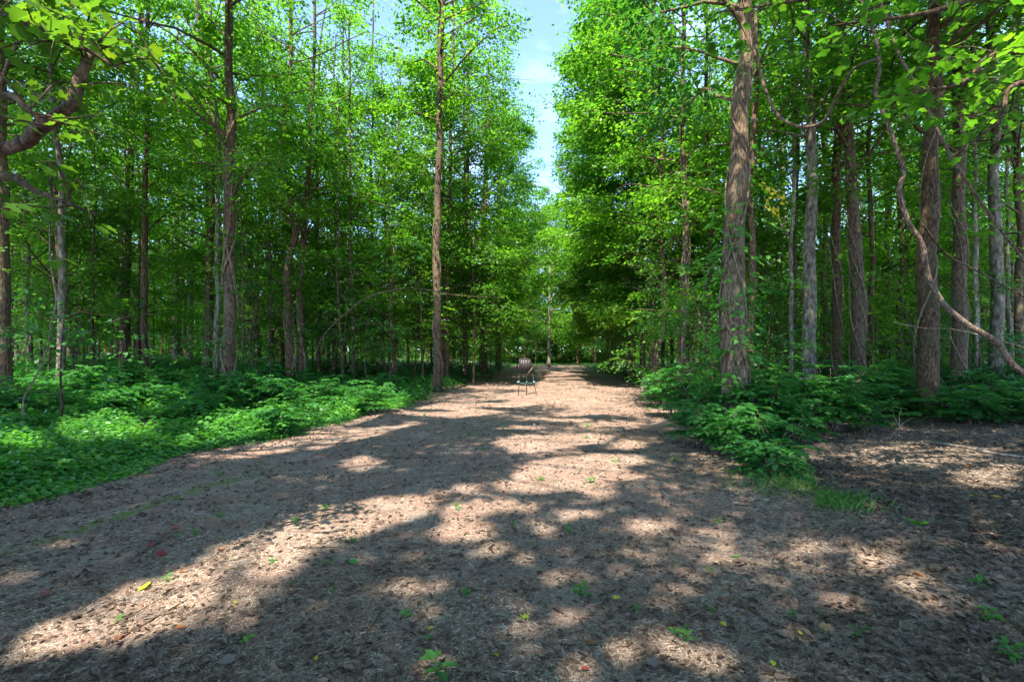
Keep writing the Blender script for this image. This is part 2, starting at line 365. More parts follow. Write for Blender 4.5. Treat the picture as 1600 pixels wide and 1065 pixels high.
# ------------------------------------------------------------------ ground and path
def grid_mesh(name, xs, ys, mat, dz=0, edge=None):
    X, Y = np.meshgrid(xs, ys)
    if edge: X, Y = edge(X, Y)
    Z = hgt(X, Y)+dz
    n, mm = X.shape; V = np.stack([X, Y, Z], -1).reshape(-1, 3)
    i = np.arange(n-1)[:, None]*mm; j = np.arange(mm-1)[None]
    F = np.stack([i+j, i+j+1, i+mm+j+1, i+mm+j], -1).reshape(-1, 4)
    return make_mesh(name, V, F, mat, smooth=True)
def graded(a, b, c, n1, n2, n3):
    return np.concatenate([-np.geomspace(b, a, n1)[::-1][::1][::-1][::-1] if False else np.linspace(-a, -b, n1, endpoint=False), np.linspace(-b, b, n2, endpoint=False), np.linspace(b, a, n3)])
xs = np.concatenate([np.linspace(-600, -60, 28, endpoint=False), np.linspace(-60, -12, 60, endpoint=False), np.linspace(-12, 12, 160, endpoint=False), np.linspace(12, 60, 60, endpoint=False), np.linspace(60, 600, 28)])
ys = np.concatenate([np.linspace(-100, -6, 16, endpoint=False), np.linspace(-6, 24, 200, endpoint=False), np.linspace(24, 80, 80, endpoint=False), np.linspace(80, 900, 40)])
M_SOIL = ground_mat('forest_floor', False); M_PATH = ground_mat('path_soil', True)
g = link('ground', grid_mesh('ground', xs, ys, M_SOIL)); tag(g, 'brown forest floor under the trees', kind='structure')
def path_edge(U, Y):
    wl = left_edge(Y)-.3+.22*np.sin(Y*1.7)+.13*np.sin(Y*4.3+1)+.06*np.sin(Y*11)
    wr = right_edge(Y)+.25+.2*np.sin(Y*1.9+2)+.12*np.sin(Y*5.1)+.06*np.sin(Y*12+1)
    return wl+(wr-wl)*U, Y
pme = grid_mesh('path', np.linspace(0, 1, 90), np.concatenate([np.linspace(-6, 24, 260, endpoint=False), np.linspace(24, 56, 70)]), M_PATH, dz=.006, edge=path_edge)
tag(link('path', pme), 'reddish dirt path with straw and chips running into the woods', kind='structure')

# ------------------------------------------------------------------ trees
def trunk_geo(pts, r0, r1, sides=14, seed=0, flare=.5, rough=.05, ridges=0, n=34):
    geo = Geo(); c = spline(pts, n); s = np.linspace(0, 1, n); rw = np.random.default_rng(seed+900); q_ = np.clip(c[:, 2]-c[0, 2]-.6, 0, 3)/3
    for ax_ in (0, 1): c[:, ax_] += q_*((.4 if r0 > .19 else .8)*rw.uniform(.02, .07)*np.sin(c[:, 2]*rw.uniform(.7, 1.3)+rw.uniform(0, 6))+rw.uniform(.01, .03)*np.sin(c[:, 2]*rw.uniform(2, 3)+rw.uniform(0, 6)))
    hh = c[:, 2]-c[0, 2]
    rad = r0+(r1-r0)*s**.9
    rad = rad*(1+flare*np.exp(-hh/.35))
    tube(geo, c, rad, sides, rough, seed, ridges=ridges)
    return geo, c, rad
def add_limbs(geo, r, c, rad, n, h0, h1, reach, up=.5, bias=None, r_at=None):
    """limbs from the trunk; returns points along them for leaf sprays"""
    tips = []
    H = c[:, 2]
    for k in range(n):
        h = h0+(h1-h0)*((k+r.uniform(0, 1))/n)
        i = int(np.argmin(abs(H-h))); p = c[i]
        az = r.uniform(0, 2*np.pi) if k % 3 or bias is None else bias+r.normal(0, .6)
        f = (h-h0)/max(h1-h0, .1)
        ln = reach(f)*r.uniform(.45, 1.35)
        d = np.array([math.cos(az), math.sin(az), 0]); u = up*r.uniform(.2, 2.2)
        q = [p, p+d*ln*.35+np.array([0, 0, ln*.28*u]), p+d*ln*.7+np.array([0, 0, ln*.48*u])+r.normal(0, .1*ln, 3)*.6, p+d*ln+np.array([0, 0, ln*.5*u])+r.normal(0, .1*ln, 3)]
        cc = spline(q, 7); rr = min(rad[i]*.45, .015+ln*.014)
        tube(geo, cc, np.linspace(rr, .006, 7), 5, cap=False)
        tips.append((cc, d, ln))
    return tips
def crown_pts(r, tips, per_m, spread=.45, start=.25, lo=2):
    C = []; Hd = []
    for cc, d, ln in tips:
        m = max(lo, int(per_m*ln))
        t = start+(1-start)*r.uniform(0, 1, m)**.8
        idx = t*(len(cc)-1); i = np.clip(idx.astype(int), 0, len(cc)-2); f = (idx-i)[:, None]
        p = cc[i]*(1-f)+cc[i+1]*f
        sd = r.choice([-1, 1], m)[:, None]; s = np.array([-d[1], d[0], 0])
        w_ = (spread*ln*(1.15-t)*r.uniform(0, 1, m))[:, None]
        p = p+s*sd*w_+r.normal(0, .16, (m, 3)); C.append(p)
        hd = d[:2]*.8+s[:2]*sd*.7+r.normal(0, .3, (m, 2)); Hd.append(norm(hd))
    return np.concatenate(C), np.concatenate(Hd)
def make_crown(r, C, Hd, leaf, n=14, L=(.45, .95), origin=None, carve=False, tpl=T_KITE, clump=-.45, shade_top=False, flat=.42):
    q_ = C+(np.asarray(origin) if origin is not None else 0); a_ = r.uniform(0, 6)
    cl = np.sin(q_[:, 0]*1.9+a_+np.sin(q_[:, 2]*1.3))+np.sin(q_[:, 1]*2.1+np.sin(q_[:, 0]*1.1+a_))+np.sin(q_[:, 2]*2.2+np.sin(q_[:, 1]*1.5))
    k_ = cl > clump+r.normal(0, .35, len(C)); C = C[k_]; Hd = Hd[k_]
    if shade_top:
        w_ = q_[k_]; k_ = (w_[:, 2] < 2.2+.72*np.maximum(w_[:, 1], 0)) | (r.uniform(0, 1, len(C)) < .12); C = C[k_]; Hd = Hd[k_]
    Ls = r.uniform(L[0], L[1], len(C))
    p, d, nm, sz = sprays(r, C, Hd, Ls, n, leaf=leaf, flat=flat)
    if carve:
        wp = p+np.asarray(origin)[None]
        keep = (r.uniform(0, 1, len(wp)) < .80) & ~(corridor(wp) | (sunlit(wp) & (wp[:, 2] > 1.5)))
        p, d, nm, sz = p[keep], d[keep], nm[keep], sz[keep]
    return leaves(tpl, p, d, nm, sz)

SHARED = []
def build_variant(seed, H, kind, near=False):
    r = np.random.default_rng(seed)
    if kind == 'tree':
        r0 = H*.0038+.035+.05*(seed % 4 == 0)
        pts = [(0, 0, -.3)]+[(r.normal(0, .012*H*f+.02), r.normal(0, .012*H*f+.02), H*f) for f in (.25, .5, .75)]+[(r.normal(0, .5), r.normal(0, .5), H)]
        geo, c, rad = trunk_geo(pts, r0, .03, 9, seed, .4)
        pole = seed % 2 == 0
        tips = add_limbs(geo, r, c, rad, 16 if pole else 40, H*(.34 if pole else .10 if seed % 3 else .2), H*.99, lambda f: 1.3+2.5*math.sin(min(1, f*.9+.18)*math.pi)*(1 if f < .85 else .7), .8)
        C, Hd = crown_pts(r, tips, 12 if pole else 14)
        k_ = (C[:, 2] < (15.5 if near else H*.5)) | (r.uniform(0, 1, len(C)) < (.07 if near else .30)); C, Hd = C[k_], Hd[k_]
        V, F = make_crown(r, C, Hd, .13 if near else .16, 19, clump=-.7)
    else:                                                  # understory sapling
        pts = [(0, 0, -.2), (r.normal(0, .1), r.normal(0, .1), H*.4), (r.normal(0, .25), r.normal(0, .25), H)]
        geo, c, rad = trunk_geo(pts, .02+H*.004, .008, 6, seed, .2, n=14)
        tips = add_limbs(geo, r, c, rad, int(H*3.2), H*.16, H*.98, lambda f: .6+min(H, 6)*.2*(1-f*.4), .35)
        C, Hd = crown_pts(r, tips, 9, start=.15)
        V, F = make_crown(r, C, Hd, .105, 14, L=(.35, .7))
    return geo, V, F
def copy_thing(root, loc, rz, sc=1.0, mat=None):
    e = root.copy(); COL.objects.link(e); e.location = loc; e.rotation_euler = (0, 0, rz); e.scale = (sc, sc, sc)
    for ch in list(root.children):
        c = ch.copy(); COL.objects.link(c); c.parent = e
    return e

# --- named trees of the photograph: px at base, distance, width px, bark, lean points (dx px at heights), crown base etc.
def special_tree(name, px, D, wpx, bark, label, bend=(), H=21, crown0=5, dens=1.0, bias=None, vines=0, seed=1, sides=16, ridges=0, rough=.05, reachk=1.0, ivy=2.2, flare=.18, up=.6, leafm=None, loc=None, leaf=.145, r_m=None, vrad=.016):
    r = np.random.default_rng(seed*31+5)
    base = G(px, D, -.03) if loc is None else np.array(loc, float)
    r0 = (wpx/800*D/2*.88) if r_m is None else r_m
    pts = [np.array([0, 0, -.25])]+[np.array([(bx-px)/800*D, by_, (548-py)/800*D+CAM_H-base[2]]) for bx, py, by_ in bend]
    top = pts[-1]
    if top[2] < H-1:
        sl = (pts[-1]-pts[-2])/max(np.linalg.norm(pts[-1]-pts[-2]), .1) if len(pts) > 1 and len(bend) else np.array([0, 0, 1.])
        sl = norm(sl*np.array([.35, .35, 1])); pts.append(top+sl*(H-top[2])*.5); pts.append(top+sl*(H-top[2]))
    geo, c, rad = trunk_geo(pts, r0, max(.03, r0*.22), sides, seed, flare, rough, ridges, n=60 if ridges else 40)
    e = empty(name, base)
    tag(e, label, 'tree', 'trees lining the woodland path')
    tips = add_limbs(geo, r, c, rad, int(30*dens+6), crown0, H*.99, lambda f: reachk*(1.0+2.2*math.sin(min(1, f*.8+.2)*math.pi)), up, bias)
    link('trunk', geo.mesh('trunk', BARK[bark], True), e)
    C, Hd = crown_pts(r, tips, 15*dens)
    if ivy:                                                # leafy shoots hugging the trunk
        m = int(ivy*16); hh = r.uniform(.2, 1, m)**.8*min(11, H*.6); i = np.array([int(np.argmin(abs(c[:, 2]-h))) for h in hh])
        az = r.uniform(0, 6.28, m); dd = np.stack([np.cos(az), np.sin(az)], 1)
        cp = c[i].copy(); cp[:, :2] += dd*(rad[i][:, None]+.05)
        C = np.concatenate([C, cp]); Hd = np.concatenate([Hd, dd])
    V, F = make_crown(r, C, Hd, leaf, 16, origin=base, carve=True, clump=-.9 if loc is not None and loc[1] < 12 else (-.75 if px < 640 else -.5), shade_top=not (loc is not None and loc[1] < 12))
    if len(V): link('crown', make_mesh('crown', V, F, leafm or M_LEAF), e)
    for k in range(vines):                                 # woody vines twining up the trunk
        vg = Geo(); hv = r.uniform(5, 10); n = 70; hs = np.linspace(0, hv, n); turns = r.uniform(.12, .38)*r.choice([-1, 1]); a0 = r.uniform(0, 6.28)
        ci = np.stack([np.interp(hs, c[:, 2], c[:, q]) for q in range(3)], 1); rr = np.interp(hs, c[:, 2], rad)
        an = a0+turns*2*np.pi*hs/1.2+.3*np.sin(hs*1.7); off = 1.04+.15*np.maximum(0, np.sin(hs*1.1+a0))
        ci[:, 0] += np.cos(an)*(rr*off+.012); ci[:, 1] += np.sin(an)*(rr*off+.012)
        tube(vg, ci, vrad*r.uniform(.6, 1.3)*np.linspace(1.2, .6, n), 6, .1, seed+k)
        link('twining_vine', vg.mesh('twining_vine', BARK['vine'], True), e)
    return e

T = special_tree
T('forest_tree', 4, 13.0, 30, 'brown', 'brown tree cut by the left edge of the photo, broken limb above it', [(0, 300, 0), (-6, 0, 0)], seed=1, crown0=5)
T('forest_tree', 82, 25, 10, 'dark', 'slim dark tree behind the hanging pale vine at far left', [(84, 350, 0), (80, 100, .3)], seed=2)
T('forest_tree', 196, 24, 17, 'brown', 'brown tree with flared sunlit roots and pale twining vines, left woods', [(196, 450, 0), (204, 250, 0), (222, 0, 0)], seed=3, vines=4, flare=1.1)
T('forest_tree', 227, 19, 11, 'dark', 'thin dark tree with a pale vine up its edge, beside the flared-root tree', [(226, 400, 0), (230, 150, 0), (232, 0, 0)], seed=4, vines=2)
T('forest_tree', 275, 33, 13, 'grey', 'smooth grey tree, darker of the close pair in the left woods', [(276, 350, 0), (277, 0, 0)], seed=5)
T('forest_tree', 296, 33, 11, 'grey', 'smooth pale grey tree, paler and right of the close pair in the left woods', [(300, 350, 0), (302, 0, 0)], seed=6)
T('forest_tree', 326, 25, 11, 'brown', 'leafy brown tree just left of the thick vine-wrapped tree', [(326, 350, 0), (322, 0, 0)], seed=7, vines=2, ivy=3)
T('forest_tree', 357, 15.5, 23, 'brown', 'thick brown tree wrapped in leafy vines, nearest trunk of the left woods', [(359, 400, 0), (359, 200, 0), (358, 0, 0)], seed=8, vines=4, ivy=7, flare=.15, vrad=.022)
T('forest_tree', 454, 20, 15, 'red', 'left stem of twin trees, S-curved with a sunlit bare patch', [(451, 480, 0), (448, 420, 0), (460, 355, 0), (438, 270, 0), (443, 200, 0), (452, 100, 0), (455, 0, 0)], seed=9, vines=3, ivy=.8, vrad=.02, dens=.7, flare=.1)
T('forest_tree', 471, 20.2, 12, 'brown', 'right stem of twin trees, forking near the top of the photo', [(470, 480, 0), (473, 400, 0), (479, 300, 0), (485, 230, 0), (488, 130, 0), (493, 20, 0)], seed=10, vines=3, ivy=.8, vrad=.018, dens=.7, flare=.1)
T('forest_tree', 537, 28, 10, 'dark', 'slender dark tree right of the twin trees', [(538, 350, 0), (536, 0, 0)], seed=11)
T('forest_tree', 586, 30, 10, 'dark', 'slender dark tree behind the leaning dead branch', [(580, 380, 0), (584, 0, 0)], seed=12)
T('forest_tree', 683, 19.5, 16, 'brown', 'straight bare grey-brown tree at the left edge of the path', [(683, 400, 0), (686, 200, 0), (690, 0, 0)], seed=13, crown0=10, H=23, bias=0.2, vines=1, dens=1.4, ivy=1)
T('forest_tree', 698, 24, 8, 'brown', 'thin brown tree close behind the straight grey-brown tree', [(700, 400, 0), (706, 200, 0)], seed=14, bias=.4)
T('forest_tree', 727, 28, 10, 'brown', 'slim brown tree just right of the straight grey-brown tree', [(728, 400, 0), (732, 150, 0)], seed=15, bias=.2, dens=1.2, crown0=4)
T('forest_tree', 757, 34, 12, 'red', 'reddish tree at the left of the path, behind the metal stand', [(755, 400, 0), (762, 200, 0)], seed=16, bias=.2, dens=1.3, crown0=3.5, reachk=1.25)
T('forest_tree', 779, 42, 12, 'brown', 'brown tree at the far left edge of the path with low leafy boughs', [(778, 400, 0), (783, 200, 0)], seed=17, bias=.1, dens=1.4, crown0=3, reachk=1.35)
T('forest_tree', 858, 50, 6, 'pale', 'small lone tree standing in sun at the very end of the path', [(858, 500, 0), (860, 400, 0)], seed=18, H=13, crown0=3, reachk=1.0, dens=1.1)
T('forest_tree', 1034, 19.5, 11, 'red', 'thin reddish tree with a bent base, right edge of the path', [(1026, 560, 0), (1037, 500, 0), (1034, 400, 0), (1032, 150, 0)], seed=19, vines=1, bias=3.0, ivy=2, crown0=4)
T('forest_tree', 1072, 17, 14, 'brown', 'tree wound with thick rope-like vines, left of the big furrowed tree', [(1066, 520, 0), (1071, 420, 0), (1068, 200, 0), (1066, 0, 0)], seed=20, vines=5, bias=3.1, ivy=3, vrad=.035, crown0=5)
T('forest_tree', 1111, 20, 11, 'dark', 'dark slender tree between the rope-vine tree and the big furrowed tree', [(1110, 400, 0), (1104, 150, 0)], seed=21, bias=3.1)
T('big_tree', 1150, 9.4, 47, 'main', 'big tree with furrowed grey-brown bark rising from the shrubs by the path', [(1146, 500, 0), (1150, 330, 0), (1158, 150, 0), (1164, 0, 0)], seed=22, H=22, crown0=6.2, sides=64, ridges=.02, vines=3, ivy=2, bias=2.6, dens=1.1, vrad=.02, flare=.25, leafm=M_LEAF2)
T('forest_tree', 1172, 15, 14, 'red', 'reddish tree showing just behind the right side of the big furrowed tree', [(1174, 400, 0), (1178, 100, 0)], seed=23)
T('forest_tree', 1190, 22, 9, 'brown', 'thin brown tree a little right of the big furrowed tree', [(1190, 400, 0), (1186, 100, 0)], seed=24)
T('forest_tree', 1235, 17, 8, 'pale', 'thin pale mottled tree left of the smooth grey sunlit tree', [(1236, 450, 0), (1240, 250, 0), (1238, 0, 0)], seed=25, rough=.12)
T('forest_tree', 1262, 14.5, 25, 'grey', 'smooth grey tree with a bright sunlit streak down its trunk', [(1265, 450, 0), (1268, 250, 0), (1262, 50, 0)], seed=26, vines=1, H=23, crown0=7)
T('forest_tree', 1291, 21, 9, 'red', 'thin reddish tree between the smooth grey and straight dark grey trees', [(1289, 400, 0), (1287, 100, 0)], seed=27)
T('forest_tree', 1308, 17, 17, 'dark', 'straight dark grey tree with thin pale vines, right woods', [(1308, 400, 0), (1306, 200, 0), (1300, 0, 0)], seed=28, vines=2, crown0=7)
T('forest_tree', 1343, 15, 25, 'brown', 'broad brown leaning tree with looping vines, right woods', [(1338, 400, 0), (1326, 220, 0), (1312, 0, 0)], seed=29, vines=4, ivy=3, crown0=6)
T('forest_tree', 1360, 17.5, 9, 'dark', 'thin dark tree close to the right of the broad brown leaning tree', [(1361, 400, 0), (1357, 150, 0)], seed=30, vines=1)
T('forest_tree', 1384, 25, 9, 'brown', 'thin brown tree left of the straight slim dark tree, right woods', [(1386, 400, 0), (1388, 100, 0)], seed=31)
T('forest_tree', 1407, 22, 11, 'dark', 'slim dark tree left of the very dark thick tree', [(1407, 400, 0), (1410, 100, 0)], seed=32)
T('forest_tree', 1450, 11.5, 35, 'dark', 'very dark thick tree behind the great S-curved vine', [(1450, 400, 0), (1456, 200, 0), (1462, 0, 0)], seed=33, H=22, crown0=6.5, vines=1)
T('forest_tree', 1498, 14, 25, 'brown', 'brown tree with sunlit lower bark, right of the very dark tree', [(1500, 400, 0), (1498, 200, 0), (1494, 0, 0)], seed=34, vines=2, crown0=6)
T('forest_tree', 1526, 17, 9, 'pale', 'thin pale tree between the brown and grey-green trees at right', [(1525, 400, 0), (1522, 150, 0)], seed=35, rough=.12)
T('forest_tree', 1557, 15, 22, 'grey', 'tall grey-green tree near the right edge of the photo', [(1556, 350, 0), (1550, 100, 0)], seed=36, crown0=7)
T('forest_tree', 1594, 16, 14, 'brown', 'brown tree cut by the right edge of the photo', [(1592, 400, 0), (1590, 100, 0)], seed=37)

big = [o for o in COL.objects if o.name == 'big_tree'][0]
r = np.random.default_rng(15); n = 70; zz = r.uniform(.2, 4.2, n)**1.0; az = r.normal(3.6, 1.0, n); bo = np.array(big.location)
C = np.stack([np.cos(az)*.29-.03*zz*0, np.sin(az)*.29, zz], 1); Hd = np.stack([np.cos(az), np.sin(az)], 1)
p, d, nm, sz = sprays(r, C, Hd, .12+.40*r.uniform(0, 1, n)**2, 7, leaf=.12, droop=.3)
V, F = leaves(T_OVAL, p, d, nm, sz); link('climbing_leaves', make_mesh('climbing_leaves', V, F, M_COVER), big)
p, d, nm, sz = sprays(r, np.array([[.42, -.25, 4.35], [.30, -.3, 4.6], [.5, -.2, 4.55], [.36, -.3, 4.2]]), np.array([[1, -.2], [.6, -.8], [1, .2], [.4, -.9]]), .35, 11, leaf=.10, droop=.8)
V, F = leaves(T_OVAL, p, d, nm, sz); o_ = link('yellow_leaves', make_mesh('yellow_leaves', V, F, flat_leaf('yellow_spray', (.55, .44, .02), (.66, .52, .03))), big); tag(o_, 'yellow leaf spray')
# --- trees crowding both edges of the path farther off, boughs reaching over it
for k, (dx, D_, bk) in enumerate([(.9, 22.5, 'brown'), (1.0, 25.5, 'red'), (.8, 28.5, 'brown'), (1.2, 32, 'grey'), (.9, 36, 'red'), (1.3, 40.5, 'brown')]):
    X_ = float(right_edge(D_))+dx
    T('forest_tree', 0, D_, 0, bk, '%s tree from the near end in the row along the right edge of the path' % ['first', 'second', 'third', 'fourth', 'fifth', 'sixth', 'seventh', 'eighth'][k], (), seed=90+k, H=19+k % 3, crown0=2.2, dens=1.8, reachk=1.35, bias=3.1, loc=(X_, D_, float(hgt(X_, D_))-.03), r_m=.12, leaf=.15, up=.45)
for k, (dx, D_, bk) in enumerate([(1.3, 24.5, 'brown'), (1.6, 31, 'dark'), (1.4, 38, 'brown')]):
    X_ = float(left_edge(D_))-dx
    T('forest_tree', 0, D_, 0, bk, '%s leafy tree of the row along the left path edge beyond the bare tree' % ['nearest', 'middle', 'farthest'][k], (), seed=110+k, H=19+k % 3, crown0=2.4, dens=1.7, reachk=1.3, bias=.1, loc=(X_, D_, float(hgt(X_, D_))-.03), r_m=.12, leaf=.15, up=.45)
for k, (X_, D_, bk, H_) in enumerate([(-1.5, 57, 'brown', 17), (1.6, 60, 'grey', 20), (4.6, 63, 'brown', 22), (7.4, 58, 'red', 18), (9.8, 62, 'brown', 20), (3.2, 69, 'dark', 24), (6.2, 72, 'brown', 24), (.2, 72, 'brown', 23)]):
    T('forest_tree', 0, D_, 0, bk, '%s of the leafy trees closing the view beyond the end of the path' % ['leftmost', 'second from left', 'middle one', 'fourth from left', 'rightmost', 'deepest-set', 'tallest', 'dimmest'][k], (), seed=130+k, H=H_, crown0=1.6, dens=1.5, reachk=1.3, bias=-1.57, loc=(X_, D_, float(hgt(X_, D_))-.03), r_m=.13, leaf=.19, up=.45)
T('forest_tree', 0, 23, 0, 'brown', 'small tree whose light green boughs hang over the path above the metal stand', (), seed=140, H=7.5, crown0=1.9, dens=1.3, reachk=1.0, bias=-.2, loc=(-1.75, 23.5, -.03), r_m=.05, leaf=.13, up=.3)
# --- unseen trees added beside and behind the camera to shade the foreground
for k, (x, y, H, rk) in enumerate([(-6.8, 1.5, 19, 2.1), (-8.5, -5, 20, 2.2), (-3.8, -8, 19, 2.1), (2.2, -7.5, 20, 2.1), (6.4, -1.5, 19, 2.1), (8.2, 4.5, 19, 2.0), (7.5, -7, 18, 1.9),
                                   (-9.5, 5.5, 20, 2.0), (-1.0, -11.5, 21, 2.0), (-7.0, -11.5, 20, 2.0), (9.8, 7.6, 20, 1.8), (-11.2, 9.3, 21, 2.4), (11.6, 10, 21, 2.2)]):
    T('forest_tree', 0, 0, 0, ['brown', 'grey', 'dark'][k % 3], 'unseen tree added beside or behind the camera to shade the foreground', (), seed=60+k, H=H, crown0=8.5, dens=1.45, reachk=rk, loc=(x, y, float(hgt(x, y))-.03), r_m=.22, leaf=.15, up=.35)

# --- fill of the woods: shared crowns, every tree a thing of its own
protos = []
for k in range(18):
    H = [17, 20, 23, 19, 22, 18, 21, 24, 20][k % 9]
    geo, V, F = build_variant(200+k, H, 'tree', k >= 9)
    k %= 9
    protos.append((geo.mesh('trunk', BARK[['brown', 'grey', 'dark', 'red', 'brown', 'grey', 'dark', 'brown', 'grey'][k]], True), make_mesh('crown', V, F, M_LEAF), H))
saps = []
for k in range(7):
    H = [2.6, 3.4, 4.5, 6, 7.5, 9.5, 3.8][k]
    geo, V, F = build_variant(300+k, H, 'sapling')
    saps.append((geo.mesh('trunk', BARK['brown' if k % 2 else 'dark'], True), make_mesh('crown', V, F, M_LEAF if k % 3 else M_LEAF2), H))
def place(name, proto, x, y, rz, sc, label, cat, group):
    e = empty(name, (x, y, float(hgt(x, y))-.05), rz); e.scale = (sc, sc, sc)
    link('trunk', proto[0], e); link('crown', proto[1], e); tag(e, label, cat, group); return e
taken = [tuple(o.location[:2]) for o in COL.objects if o.type == 'EMPTY' and o.get('category') == 'tree']
KEY = [(357, 15.5, 26), (460, 20, 34), (683, 19.5, 20), (1150, 9.4, 40), (1262, 14.5, 26), (1308, 17, 18), (1343, 15, 26), (1450, 11.5, 34), (1498, 14, 24), (205, 19, 34), (285, 33, 22), (727, 28, 12)]
def hides(x, y, h=0):
    px = 800+800*x/y
    return any(y < D-.3 and abs(px-a) < w_+700*h/y for a, D, w_ in KEY)
def free(x, y, d): return all((x-a)**2+(y-b)**2 > d*d for a, b in taken)
nt_ = 0; tries = 0
while nt_ < 175 and tries < 20000:
    tries += 1
    y = 14+(49-14)*random.random()**1.35; x = random.uniform(-1.08, 1.08)*y
    if left_edge(y)-3.4 < x < right_edge(y)+2.6 and y < 56: continue
    if not free(x, y, 1.7+y*.012) or hides(x, y, .3) or (y > 17 and vnoise(np.array(x*.22), np.array(y*.22+1)) > .30): continue
    taken.append((x, y)); side = 'left' if x < left_edge(y)+2 else 'right'
    lab = ('slender background tree among the many trunks left of the path' if side == 'left' else 'slender background tree among the many trunks right of the path') if y < 62 else 'distant tree in the woods beyond the end of the path'
    place('forest_tree', protos[nt_ % 9+(9 if y < 27 else 0)], x, y, random.uniform(0, 6.28), random.uniform(.62, 1.0) if y > 27 else random.uniform(.8, 1.0), lab, 'tree', 'background trees '+('left of the path' if side == 'left' else 'right of the path') if y < 62 else 'trees beyond the end of the path')
    nt_ += 1
ns_ = 0; tries = 0
while ns_ < 280 and tries < 20000:
    tries += 1
    y = 12+(52-12)*random.random()**1.15; x = random.uniform(-1.05, 1.05)*y
    if left_edge(y)-1.3 < x < right_edge(y)+1.2: continue
    if y < 16 and x < 0 and x > -13: continue
    if y < 14 and x > 0: continue
    if not free(x, y, .9) or hides(x, y, .7): continue
    side = 'left' if x < left_edge(y)+2 else 'right'; k = random.choice([2, 3, 4, 5, 5, 4, 3, 5, 1] if y > 18 else [0, 1, 6, 2])
    place('sapling', saps[k], x, y, random.uniform(0, 6.28), random.uniform(.8, 1.15), 'leafy young sapling in the undergrowth %s of the path' % side, 'sapling', 'saplings %s of the path' % side)
    ns_ += 1

for o in COL.objects:
    if o.get('label') == 'unseen tree added beside or behind the camera to shade the foreground': o['group'] = 'unseen trees added around the camera for shade'
SHORT = [(4, 'the left-edge tree'), (196, 'the flared-root tree'), (286, 'the smooth grey pair'), (357, 'the vine-wrapped tree'), (463, 'the twin trees'), (683, 'the bare path-edge tree'), (868, 'the end of the path'),
         (1034, 'the bent reddish tree'), (1072, 'the rope-vine tree'), (1150, 'the big furrowed tree'), (1262, 'the smooth grey tree'), (1343, 'the broad brown tree'), (1450, 'the very dark tree'), (1557, 'the grey-green tree')]
ORD = ['nearest', 'second nearest', 'third nearest', 'fourth nearest', 'fifth nearest', 'sixth nearest', 'seventh nearest', 'eighth nearest', 'ninth nearest', 'tenth nearest']
def relabel(prefixes, word):
    bins = {}
    for o in list(COL.objects):
        g0 = o.get('group') or ''
        if o.type == 'EMPTY' and any(g0.startswith(p) for p in prefixes) and o.location.y < 45:
            px = 800+800*o.location.x/o.location.y
            a = [q for q in SHORT if q[0] <= px]; b = [q for q in SHORT if q[0] > px]
            bins.setdefault((a[-1][1] if a else 'the left photo edge', b[0][1] if b else 'the right photo edge'), []).append(o)
    for (a, b), v in bins.items():
        v.sort(key=lambda o: o.location.y)
        for k, o in enumerate(v): o['label'] = ('%s %s between %s and %s' % (ORD[k], word, a, b)) if k < 10 else ('%s %s between %s and %s' % ('far background' if 'shrub' not in word else 'rearmost', word, a, b))
relabel(['background trees'], 'slim tree'); relabel(['saplings'], 'sapling')
# ------------------------------------------------------------------ woods far behind everything: one uncountable mass
r = np.random.default_rng(900)
geo = Geo(); n = 30000
ang = r.uniform(-.86, .86, n); dist = r.uniform(84, 130, n)
C = np.stack([np.sin(ang)*dist*1.25, np.cos(ang)*dist, r.uniform(0, 1, n)**.8*25], 1)
C[:, 2] *= .75+.25*np.sin(C[:, 0]*.35+np.sin(C[:, 1]*.2))
keep = ~((np.abs(C[:, 0]-.083*C[:, 1]) < 3.5) & (C[:, 2] > 9)); C = C[keep]
p, d, nm, sz = sprays(r, C, norm(r.normal(0, 1, (len(C), 2))), 2.2, 10, leaf=.62)
geo.add(*leaves(T_KITE, p, d, nm, sz))
n = 26000; ang = r.uniform(-.9, .9, n); dist = 64+22*r.uniform(0, 1, n)**1.5; C = np.stack([np.sin(ang)*dist*1.25, np.cos(ang)*dist, r.uniform(0, 1, n)**1.2*(4+(dist-64)*.35)], 1); C[:, 2] += hgt(C[:, 0], C[:, 1])
p, d, nm, sz = sprays(r, C, norm(r.normal(0, 1, (n, 2))), 1.4, 9, leaf=.36); geo.add(*leaves(T_KITE, p, d, nm, sz))
tag(link('distant_woods', geo.mesh('distant_woods', M_LEAF)), 'hazy mass of green woods far behind the trees', kind='stuff')

# ------------------------------------------------------------------ low leafy cover and compound-leaved shrubs
def fronds(geo, r, B, head, Ln, up0, n_pairs=5, leaflet=.30, tpl=T_OVAL, stem_geo=None):
    """pinnate leaves: B base (N,3), head azimuth, length, initial rise"""
    N = len(B); d = np.stack([np.cos(head), np.sin(head), np.zeros(N)], 1)
    s = np.stack([-np.sin(head), np.cos(head), np.zeros(N)], 1); k = n_pairs*2+1
    j = np.arange(k); t = np.where(j == k-1, 1, .25+.7*((j//2)+.5)/n_pairs)[None]*np.ones((N, 1)); side = np.where(j == k-1, 0, np.where(j % 2, 1, -1))[None]
    z = up0[:, None]*t-(up0[:, None]*.75+.12)*t*t
    pos = B[:, None]+Ln[:, None, None]*(d[:, None]*t[..., None]+np.array([0, 0, 1.])*z[..., None])
    dr = d[:, None]*(.45+.55*(side == 0))[..., None]+s[:, None]*side[..., None]+r.normal(0, .12, (N, k, 3)); dr[..., 2] -= .15
    nm = np.array([0, 0, 1.])+d[:, None]*(-.1+.5*t[..., None]*0)+r.normal(0, .2, (N, k, 3))
    sz = Ln[:, None]*leaflet*r.uniform(.8, 1.15, (N, k))*(1.1-.35*np.abs(t-.5))
    geo.add(*leaves(tpl, pos.reshape(-1, 3), dr.reshape(-1, 3), nm.reshape(-1, 3), sz.ravel()))
